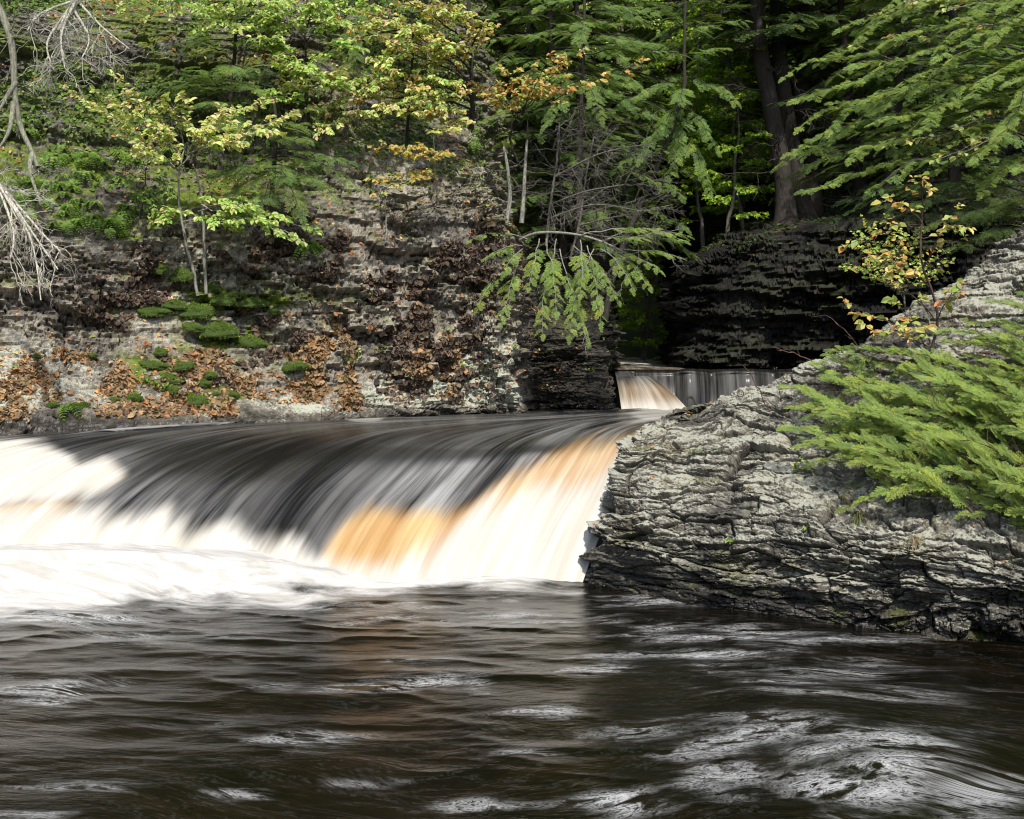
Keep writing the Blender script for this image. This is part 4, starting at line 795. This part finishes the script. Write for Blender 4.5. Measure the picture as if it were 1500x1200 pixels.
bare('bare dead sapling with spreading grey twigs just above the drooping hemlock', [(835,380,20.5),(850,320,20.4),(858,260,20.4),(870,200,20.4)], 505, 36, .025, (.18, .165, .14),
     [[(850,330,20.4),(900,318,20.),(985,300,19.8)], [(850,340,20.4),(920,350,20.),(1000,335,19.8)]], tl=(.3, .8), down=(.5, -.3, .05))
# ------------------------------------------------------------------ moss cushions
def moss_proto(seed):
    r = np.random.default_rng(seed); nu, nv = 26, 12
    th = np.linspace(0, 2*np.pi, nu, endpoint=False); ph = np.linspace(-.35, np.pi/2, nv); TH, PH = np.meshgrid(th, ph, indexing='ij')
    d = np.stack([np.cos(TH)*np.cos(PH), np.sin(TH)*np.cos(PH), np.sin(PH)], -1)
    rad = 1+1.0*(fbm(d[..., 0]*1.6+5, d[..., 1]*1.6, d[..., 2]*1.6, 3, seed)-.5)+.15*(fbm(d[..., 0]*6+9, d[..., 1]*6, d[..., 2]*6, 2, seed)-.5)
    V = d*rad[..., None]*np.array([1.25, .9, .6]); g = Geo()
    i = np.arange(nu)[:, None]*nv; i2 = ((np.arange(nu)+1) % nu)[:, None]*nv; j = np.arange(nv-1)[None]
    F = np.stack([i+j, i2+j, i2+j+1, i+j+1], -1).reshape(-1, 4); base = V.reshape(-1, 3)
    g.add(base, F, np.array([.055, .095, .010])*(.6+.5*np.clip(base[:, 2:3], 0, 1)))
    k = 1500; s = r.integers(0, len(base), k); p = base[s]+r.normal(0, .05, (k, 3)); n = nrm(p*np.array([.8, 1, 2.]))+r.normal(0, .35, (k, 3))
    leaves(g, p*.97, n, r.normal(0, 1, (k, 3)), r.uniform(.06, .14, k), .35, pick([(.13, .24, .018), (.18, .29, .022), (.08, .16, .014), (.24, .30, .04)], k, r))
    V = np.concatenate(g.V); me = mk('moss_cushion', V, [np.concatenate(g.F)], M_MOSS, col=np.concatenate(g.C), smooth=True)
    return me
MP = [moss_proto(s) for s in (1, 2, 3)]
mused = [False]*3
def moss(px, py, wpx, label, asp=1., k=None):
    p, n = on(CL, px, py); k = rng.integers(0, 3) if k is None else k; s = wpx/FPX*p[1]*.5
    if not mused[k]: o = MP[k]; mused[k] = True
    else: o = MP[k].copy(); COL.objects.link(o)
    o.location = tuple(p-np.array([0, .02, .35*s])); o.scale = (s, s*.9, s*asp); o.rotation_euler = (rng.uniform(.1, .4), rng.uniform(-.15, .15), rng.uniform(-.6, .6))
    tag(o, label, 'moss', 'green moss cushions on the left ledges')
moss(265,402,34,'rounded dark green moss cushion left of the two-stemmed sapling')
moss(235,390,26,'small moss patch farthest left of those near the foot of the two-stemmed sapling')
moss(313,418,26,'moss clump touching the right foot of the two-stemmed sapling')
moss(325,440,28,'bright round moss cushion right of and just below the two-stemmed sapling')
moss(225,448,40,'yellowish moss strip at the left end of the row under the sapling', .6)
moss(258,446,30,'yellowish moss lump second from the left in the row under the sapling', .7)
moss(288,452,44,'broad moss mound directly under the feet of the two-stemmed sapling', .8)
moss(372,438,40,'low moss strip on the bare ledge right of the sapling', .5)
moss(405,455,16,'tiny moss dot at the right end of the ledge by the sapling')
moss(283,478,26,'moss lump below the mound under the sapling, left of the brown leaves')
moss(325,480,44,'wide moss clump a short step below and right of the sapling', .9)
moss(352,497,22,'moss lump touching the left end of the long dark green cushion',.9)
moss(370,497,40,'long dark green moss cushion above the brown curled lichen', .8)
moss(435,534,34,'moss cushion farthest right on the leaf-strewn slope', .8)
moss(238,512,20,'moss knob at the top of the lower moss cluster')
moss(225,526,38,'wide moss patch second highest in the lower moss cluster', .6)
moss(265,531,34,'flat bright moss cushion at the right shoulder of the lower moss cluster', .7)
moss(245,545,40,'broad moss carpet in the middle of the lower moss cluster', .6)
moss(308,545,26,'lone oval moss cushion right of the lower moss cluster', .8)
moss(250,566,26,'moss clump low in the cluster beside the small green seedlings', .8)
moss(195,577,30,'dark moss clump near the water, left of the seedlings', .9)
moss(170,580,14,'tiny moss clump left of the dark one near the water')
moss(285,582,36,'moss mound nearest the water below the lower cluster', .9)
moss(300,562,18,'small moss ball above the mound nearest the water')
moss(340,574,22,'moss clump beside the brown grass heap near the water')
moss(320,574,14,'tiny moss ball between the mound and the brown grass heap')
moss(58,519,10,'tiny moss dot on the tan lichen at the far left')
moss(137,521,12,'tiny moss dot on the tan lichen, right of the other one')
moss(80,591,16,'moss tuft left of the single fern by the water')
moss(126,590,18,'moss tuft right of the single fern by the water')
p, n = on(CL, 765, 332); moss(765,330,44,'moss clump at the feet of the thin lichened stems on the buttress', .8)
# ------------------------------------------------------------------ ferns
def fern_proto(seed, nf=9, L=.3):
    r = np.random.default_rng(seed); g = Geo()
    for q in range(nf):
        a = r.uniform(0, 6.28); l = L*r.uniform(.6, 1.15); t = np.linspace(0, 1, 12)[:, None]; out = np.array([math.cos(a), math.sin(a)*.9-.35, 0])
        pts = t*out*l*.8+np.array([0, 0, 1.])*(l*(.55*t-1.15*t*t)); T = nrm(np.gradient(pts, axis=0)); sd = nrm(np.cross(T, [0, 0, 1.]))
        v, f = tube(pts, .0025, 3); g.add(v, f, (.06, .08, .02))
        for k in range(1, 12):
            for s in (-1, 1):
                w = l*.26*math.sin(math.pi*(.12+.86*k/12))**.8
                leaves(g, pts[k:k+1], (sd[k:k+1]*s+T[k:k+1]*.35), np.array([[0, -.5, 1.]]), w*r.uniform(.85, 1.1), .42, pick([(.17, .31, .05), (.23, .38, .07), (.11, .22, .035), (.27, .37, .09)], 1, r))
    return mk('fern', np.concatenate(g.V), [np.concatenate(g.F)], M_LEAF, col=np.concatenate(g.C))
FP = [fern_proto(s) for s in (31, 32, 33)]; fused = [False]*3
def fern(px, py, sc, label, group, surf=CL):
    k = int(rng.integers(0, 3)); p, n = on(surf, px, py)
    if not fused[k]: o = FP[k]; fused[k] = True
    else: o = FP[k].copy(); COL.objects.link(o)
    o.location = tuple(p+n*.03); o.scale = (sc,)*3; o.rotation_euler = (rng.uniform(0, .5), rng.uniform(-.2, .2), rng.uniform(-.7, .7)); tag(o, label, 'fern', group)
r = np.random.default_rng(77)
for (cx, cy, rx, ry, n, lb) in ((45,180,26,16,8,'evergreen fern on the small shelf beside the mottled bare trunk'), (120,228,60,16,22,'evergreen fern in the upper band under the arched bare trunk'), (40,290,45,30,26,'evergreen fern behind the pale drooping twig fan'),
                                (105,305,40,30,22,'evergreen fern in the thick patch at the bottom of the fern bank'), (165,325,28,22,14,'evergreen fern at the lower right tip of the fern bank'), (200,300,26,20,8,'evergreen fern right of the fern bank, toward the yellow sapling'), (100,265,60,20,16,'evergreen fern in the middle band of the fern bank'),
                                (690,210,18,14,7,'evergreen fern on the buttress top beside its mossy edge'), (460,360,18,8,5,'evergreen fern in the crevice right of the yellow-green sapling leaves')):
    for q in range(int(n*.8)):
        fern(np.clip(cx+r.normal(0, rx*.6), 2, 900), cy+r.normal(0, ry*.6), r.uniform(.55, .95), lb, 'ferns on the left cliff')
fern(104, 594, 1.0, 'single dark green fern near the water at the lower left', 'ferns on the left cliff')
# ------------------------------------------------------------------ leaf lichen, litter, small plants
def scatter(name, surf, prob, n, size, pal, r, mode, label, wr=.8):
    Pf = surf.P.reshape(-1, 3); Nf = surf.N.reshape(-1, 3); pr = np.clip(prob.ravel(), 0, None); pr = pr/pr.sum()
    i = r.choice(len(Pf), n, p=pr); P = Pf[i]; N = nrm(Nf[i]); P = P+N*.012
    N = N*np.sign(-(N*(P-np.array([0, 0, CAMZ]))).sum(1, keepdims=True))
    g = Geo()
    if mode == 'hang': D = np.array([0, 0, -1.])+r.normal(0, .55, (n, 3))+N*.35; NN = N+r.normal(0, .45, (n, 3))
    else: D = r.normal(0, 1, (n, 3)); D -= N*(D*N).sum(1, keepdims=True)*.8; NN = N+r.normal(0, .3, (n, 3))
    leaves(g, P, D, NN, size*r.uniform(.5, 1.3, n), wr, pick(pal, n, r, .25)); o = g.build(name, M_LITTER); tag(o, label, kind='stuff'); return o
r = np.random.default_rng(88); inv = CL.P[..., 2] > 1.85
vis = (CL.px > -60) & (CL.px < 920) & (CL.py > -40)
nz1 = fbm(CL.G[..., 0]*1.1, CL.G[..., 1]*1.1, CL.G[..., 2]*1.4, 4, 900); face = CL.N[..., 2]
pxx, pyy = CL.px, CL.py
pr = sst(.49, .58, nz1)*vis*inv*sst(300, 390, pyy)*sst(760, 640, pxx)*sst(.75, .35, face)*sst(600, 480, pyy+0)
pr = pr+1.3*sst(.42, .5, nz1)*vis*inv*sst(180, 60, pxx)*sst(350, 420, pyy)*sst(490, 470, pyy)
pr = pr*sst(.42, .6, fbm(CL.G[..., 0]*4, CL.G[..., 1]*4, CL.G[..., 2]*4, 3, 905))
scatter('leaf_lichen', CL, pr, 11000, .085, [(.085, .06, .045), (.12, .085, .06), (.055, .042, .036), (.15, .11, .075)], r, 'hang', 'dark brown curled leafy lichen hanging on the left cliff face', 1.0)
nz2 = fbm(CL.G[..., 0]*1.3, CL.G[..., 1]*1.3, CL.G[..., 2]*1.6, 4, 910)
pr = sst(.44, .55, nz2)*vis*(CL.P[..., 2] > 1.75)*sst(480, 520, pyy)*sst(690, 600, pxx)+.8*sst(.5, .56, nz2)*vis*inv*sst(430, 480, pyy)*sst(340, 400, pxx)*sst(690, 600, pxx)
pr = pr*sst(.44, .6, fbm(CL.G[..., 0]*3.2, CL.G[..., 1]*3.2, CL.G[..., 2]*3.2, 3, 915))
scatter('leaf_lichen', CL, pr, 11000, .075, [(.24, .165, .09), (.28, .19, .10), (.17, .12, .07), (.34, .24, .14), (.36, .19, .08)], r, 'hang', 'tan curled leafy lichen covering the sloping lower ledge', 1.0)
pr = vis*inv*(sst(.2, .7, face)+.12)*sst(.45, .6, fbm(CL.G[..., 0]*2, CL.G[..., 1]*2, CL.G[..., 2]*2, 3, 920))*sst(900, 700, pxx)
scatter('fallen_leaves', CL, pr, 5200, .06, [(.42, .20, .06), (.5, .27, .1), (.35, .13, .05), (.5, .36, .16), (.2, .12, .06)], r, 'lie', 'orange and brown fallen leaves scattered on the left cliff ledges', .6)
pr = (sst(.3, .8, OU.N[..., 2])+.05)*(OU.P[..., 2] > .3)*(OU.px > 850)*(OU.px < 1560)*sst(.5, .6, fbm(OU.G[..., 0]*2, OU.G[..., 1]*2, OU.G[..., 2]*2, 3, 930))
scatter('fallen_leaves', OU, pr, 130, .06, [(.5, .24, .07), (.55, .32, .12), (.4, .15, .06), (.6, .42, .2)], r, 'lie', 'orange fallen leaves lying on the right outcrop', .6)
# green sprigs covering the upper slope (leaf-sized ground plants)
pr = vis*sst(330, 120, pyy)*sst(.44, .56, fbm(CL.G[..., 0]*.9, CL.G[..., 1]*.9, CL.G[..., 2]*.9, 4, 940))+0.004*vis*(pyy < 560)*(pyy > 300)
scatter('ground_cover', CL, pr, 38000, .08, [(.09, .16, .03), (.13, .22, .04), (.07, .12, .025), (.2, .24, .07)], r, 'lie', 'low green plants growing over the upper left slope', .6)
pr = (CR.py < 375)*(CR.px > 960)*sst(.4, .55, CR.f1)
scatter('ground_cover', CR, pr, 9000, .1, [(.03, .06, .014), (.045, .085, .018), (.05, .04, .02)], r, 'lie', 'dim ivy and low plants along the top of the shaded cliff', .6)
def tuft(px, py, label, n=40, L=.22, pal=((.16, .22, .05), (.25, .26, .1), (.35, .28, .16)), surf=OU, seed=1):
    r = np.random.default_rng(seed); p, nn = on(surf, px, py); g = Geo()
    D = np.stack([r.normal(0, .5, n), r.normal(-.4, .3, n), r.uniform(.0, 1., n)], 1)
    for k in range(n):
        l = L*r.uniform(.5, 1.1); t = np.linspace(0, 1, 6)[:, None]; b = p+D[k]*t*l+np.array([0, -.1, -1.1])*l*t*t; w = np.array([.004, 0, .001])*(1-t*.8)
        V = np.stack([b-w, b+w], 1).reshape(-1, 3); F = np.array([(2*i, 2*i+1, 2*i+3, 2*i+2) for i in range(5)]); g.add(V, F, pick(pal, 1, r)[0])
    o = g.build('grass_tuft', M_LEAF, None, tuple(p)); o.location = tuple(p); tag(o, label, 'grass tuft', 'grass tufts on the right outcrop')
tuft(1258,752,'largest drooping grass tuft below the bush on the outcrop', 60, .26, seed=1)
tuft(1338,785,'dry straw-coloured grass tuft right of the largest tuft', 45, .24, ((.35, .28, .16), (.4, .33, .2), (.2, .2, .07)), seed=2)
tuft(1385,735,'green grass tuft under the right part of the bush', 30, .16, seed=3)
tuft(1210,735,'tiny green tuft left of the largest grass tuft', 18, .1, seed=4)
tuft(1095,712,'thin brown tuft hanging from the middle of the outcrop face', 14, .14, ((.2, .13, .07), (.2, .2, .06)), seed=5)
tuft(1230,728,'small tuft at the lower left edge of the bush', 20, .12, seed=6)
def sprig(px, py, label, n=9, L=.06, pal=GREEN, surf=CL, seed=1, spread=.08):
    r = np.random.default_rng(seed); p, nn = on(surf, px, py); g = Geo(); gs = Geo()
    for k in range(max(2, n//4)):
        e = p+np.array([r.normal(0, spread), -.06-r.uniform(0, .06), r.uniform(.0, spread*1.4)]); t = wander(p, e, 5, .08, .05, r); v, f = tube(t, .003, 4); gs.add(v, f, (.1, .12, .04))
        m = 5; P = t[r.integers(1, 5, m)]; leaves(g, P, r.normal(0, .6, (m, 3))+[0, -.3, 0], np.array([0, -.6, .8])+r.normal(0, .3, (m, 3)), L*r.uniform(.6, 1.2, m), .6, pick(pal, m, r))
    o = thing('seedling', tuple(p), label, 'seedling', 'small green seedlings on the rocks'); gs.build('stem', M_LEAF, o, tuple(p)); g.build('leaves', M_LEAF, o, tuple(p))
for i, (px, py, lb, n, sp, sf) in enumerate(((530,522,'fresh green sprig low on the cliff right of the brown lichen', 14, .12, CL),(555,518,'fresh green sprig just right of another in mid cliff', 14, .1, CL),(515,530,'small pale green seedling left of the paired sprigs', 8, .07, CL),(660,485,'yellow-green seedling alone on the grey rock left of the drooping hemlock', 8, .06, CL),
  (215,560,'leafy seedling cluster among the lower moss', 26, .16, CL),(235,568,'pale leafy seedling patch right of the cluster in the lower moss', 22, .14, CL),(680,535,'small seedling on the grey buttress face', 7, .06, CL),(760,515,'seedling in the crack at the edge of the dark recess', 7, .06, CL),(860,540,'seedling on the shaded recess wall', 7, .07, CL),
  (1170,775,'single bright green seedling in the middle of the outcrop face', 4, .05, OU),(1060,790,'small green sprig in a crack on the left of the outcrop face', 5, .05, OU),(1015,660,'low green sprig on the upper left of the outcrop', 6, .05, OU),(1160,690,'leafy sprig at the left toe of the low bush', 16, .12, OU),(1300,560,'leafy plant at the foot of the spindly orange shrub', 18, .12, OU))):
    sprig(px, py, lb, n, .055, GREEN if i % 3 else YELG, sf, 600+i, sp)
# thin bare red twigs at the outcrop crest
for i, (a, b_, lb) in enumerate((((1195,533),(1130,508),'thin reddish bare twig poking out left from the outcrop crest'), ((1125,600),(1088,535),'crooked bare twig rising left of the low bush'), ((1270,520),(1210,462),'long bare twig reaching left under the orange shrub'))):
    p, n = on(OU, *a); e = W(b_[0], b_[1], p[1]-.3); rr = np.random.default_rng(700+i); g = Geo(); t = wander(p, e, 9, .06, .03, rr); v, f = tube(t, np.linspace(.008, .004, 9), 5); g.add(v, f, (.16, .09, .075))
    for k in range(3): twigs_bare(g, t[rr.integers(3, 9)], nrm(t[-1]-t[0]+rr.normal(0, .3, 3)), rr.uniform(.08, .2), rr, (.16, .09, .075), .004, 0)
    o = g.build('twig', M_BARK, None, tuple(p), True); o.location = tuple(p); tag(o, lb, 'twig', 'bare twigs on the outcrop crest')
# ------------------------------------------------------------------ light, sky, camera
to_sun = nrm(np.array([.12, -.70, .92])); el = math.asin(to_sun[2]); az = math.atan2(to_sun[0], to_sun[1])
w = bpy.data.worlds.new('World'); SC.world = w; w.use_nodes = True; nt = w.node_tree; nt.nodes.clear()
sky = nt.nodes.new('ShaderNodeTexSky'); sky.sky_type = 'NISHITA'; sky.sun_disc = False; sky.sun_elevation = el; sky.sun_rotation = az % (2*math.pi); sky.dust_density = 2.0
bg = nt.nodes.new('ShaderNodeBackground'); bg.inputs[1].default_value = .15; wo = nt.nodes.new('ShaderNodeOutputWorld')
nt.links.new(sky.outputs[0], bg.inputs[0]); nt.links.new(bg.outputs[0], wo.inputs[0])
sl = bpy.data.lights.new('sun', 'SUN'); sl.energy = 4.8; sl.angle = math.radians(2.); sl.color = (1., .94, .84)
so = bpy.data.objects.new('sun', sl); COL.objects.link(so); so.location = (-10, -10, 25)
import mathutils
so.rotation_euler = mathutils.Vector(tuple(-to_sun)).to_track_quat('-Z', 'Y').to_euler()
cam = bpy.data.cameras.new('camera'); cam.sensor_width = 36; cam.lens = 36*FPX/1500; cam.shift_y = -(600-HY)/1500; cam.clip_start = .1; cam.clip_end = 1000
co = bpy.data.objects.new('camera', cam); COL.objects.link(co); co.location = (0, 0, CAMZ); co.rotation_euler = (math.pi/2, 0, 0); SC.camera = co
SC.view_settings.view_transform = 'Standard'; SC.view_settings.look = 'None'; SC.view_settings.exposure = 0
SC.render.engine = 'CYCLES'; SC.cycles.max_bounces = 6; SC.cycles.diffuse_bounces = 3; SC.cycles.glossy_bounces = 3; SC.cycles.transmission_bounces = 3
SC.cycles.use_denoising = True; SC.cycles.filter_width = 1.15; SC.cycles.caustics_reflective = False; SC.cycles.caustics_refractive = False
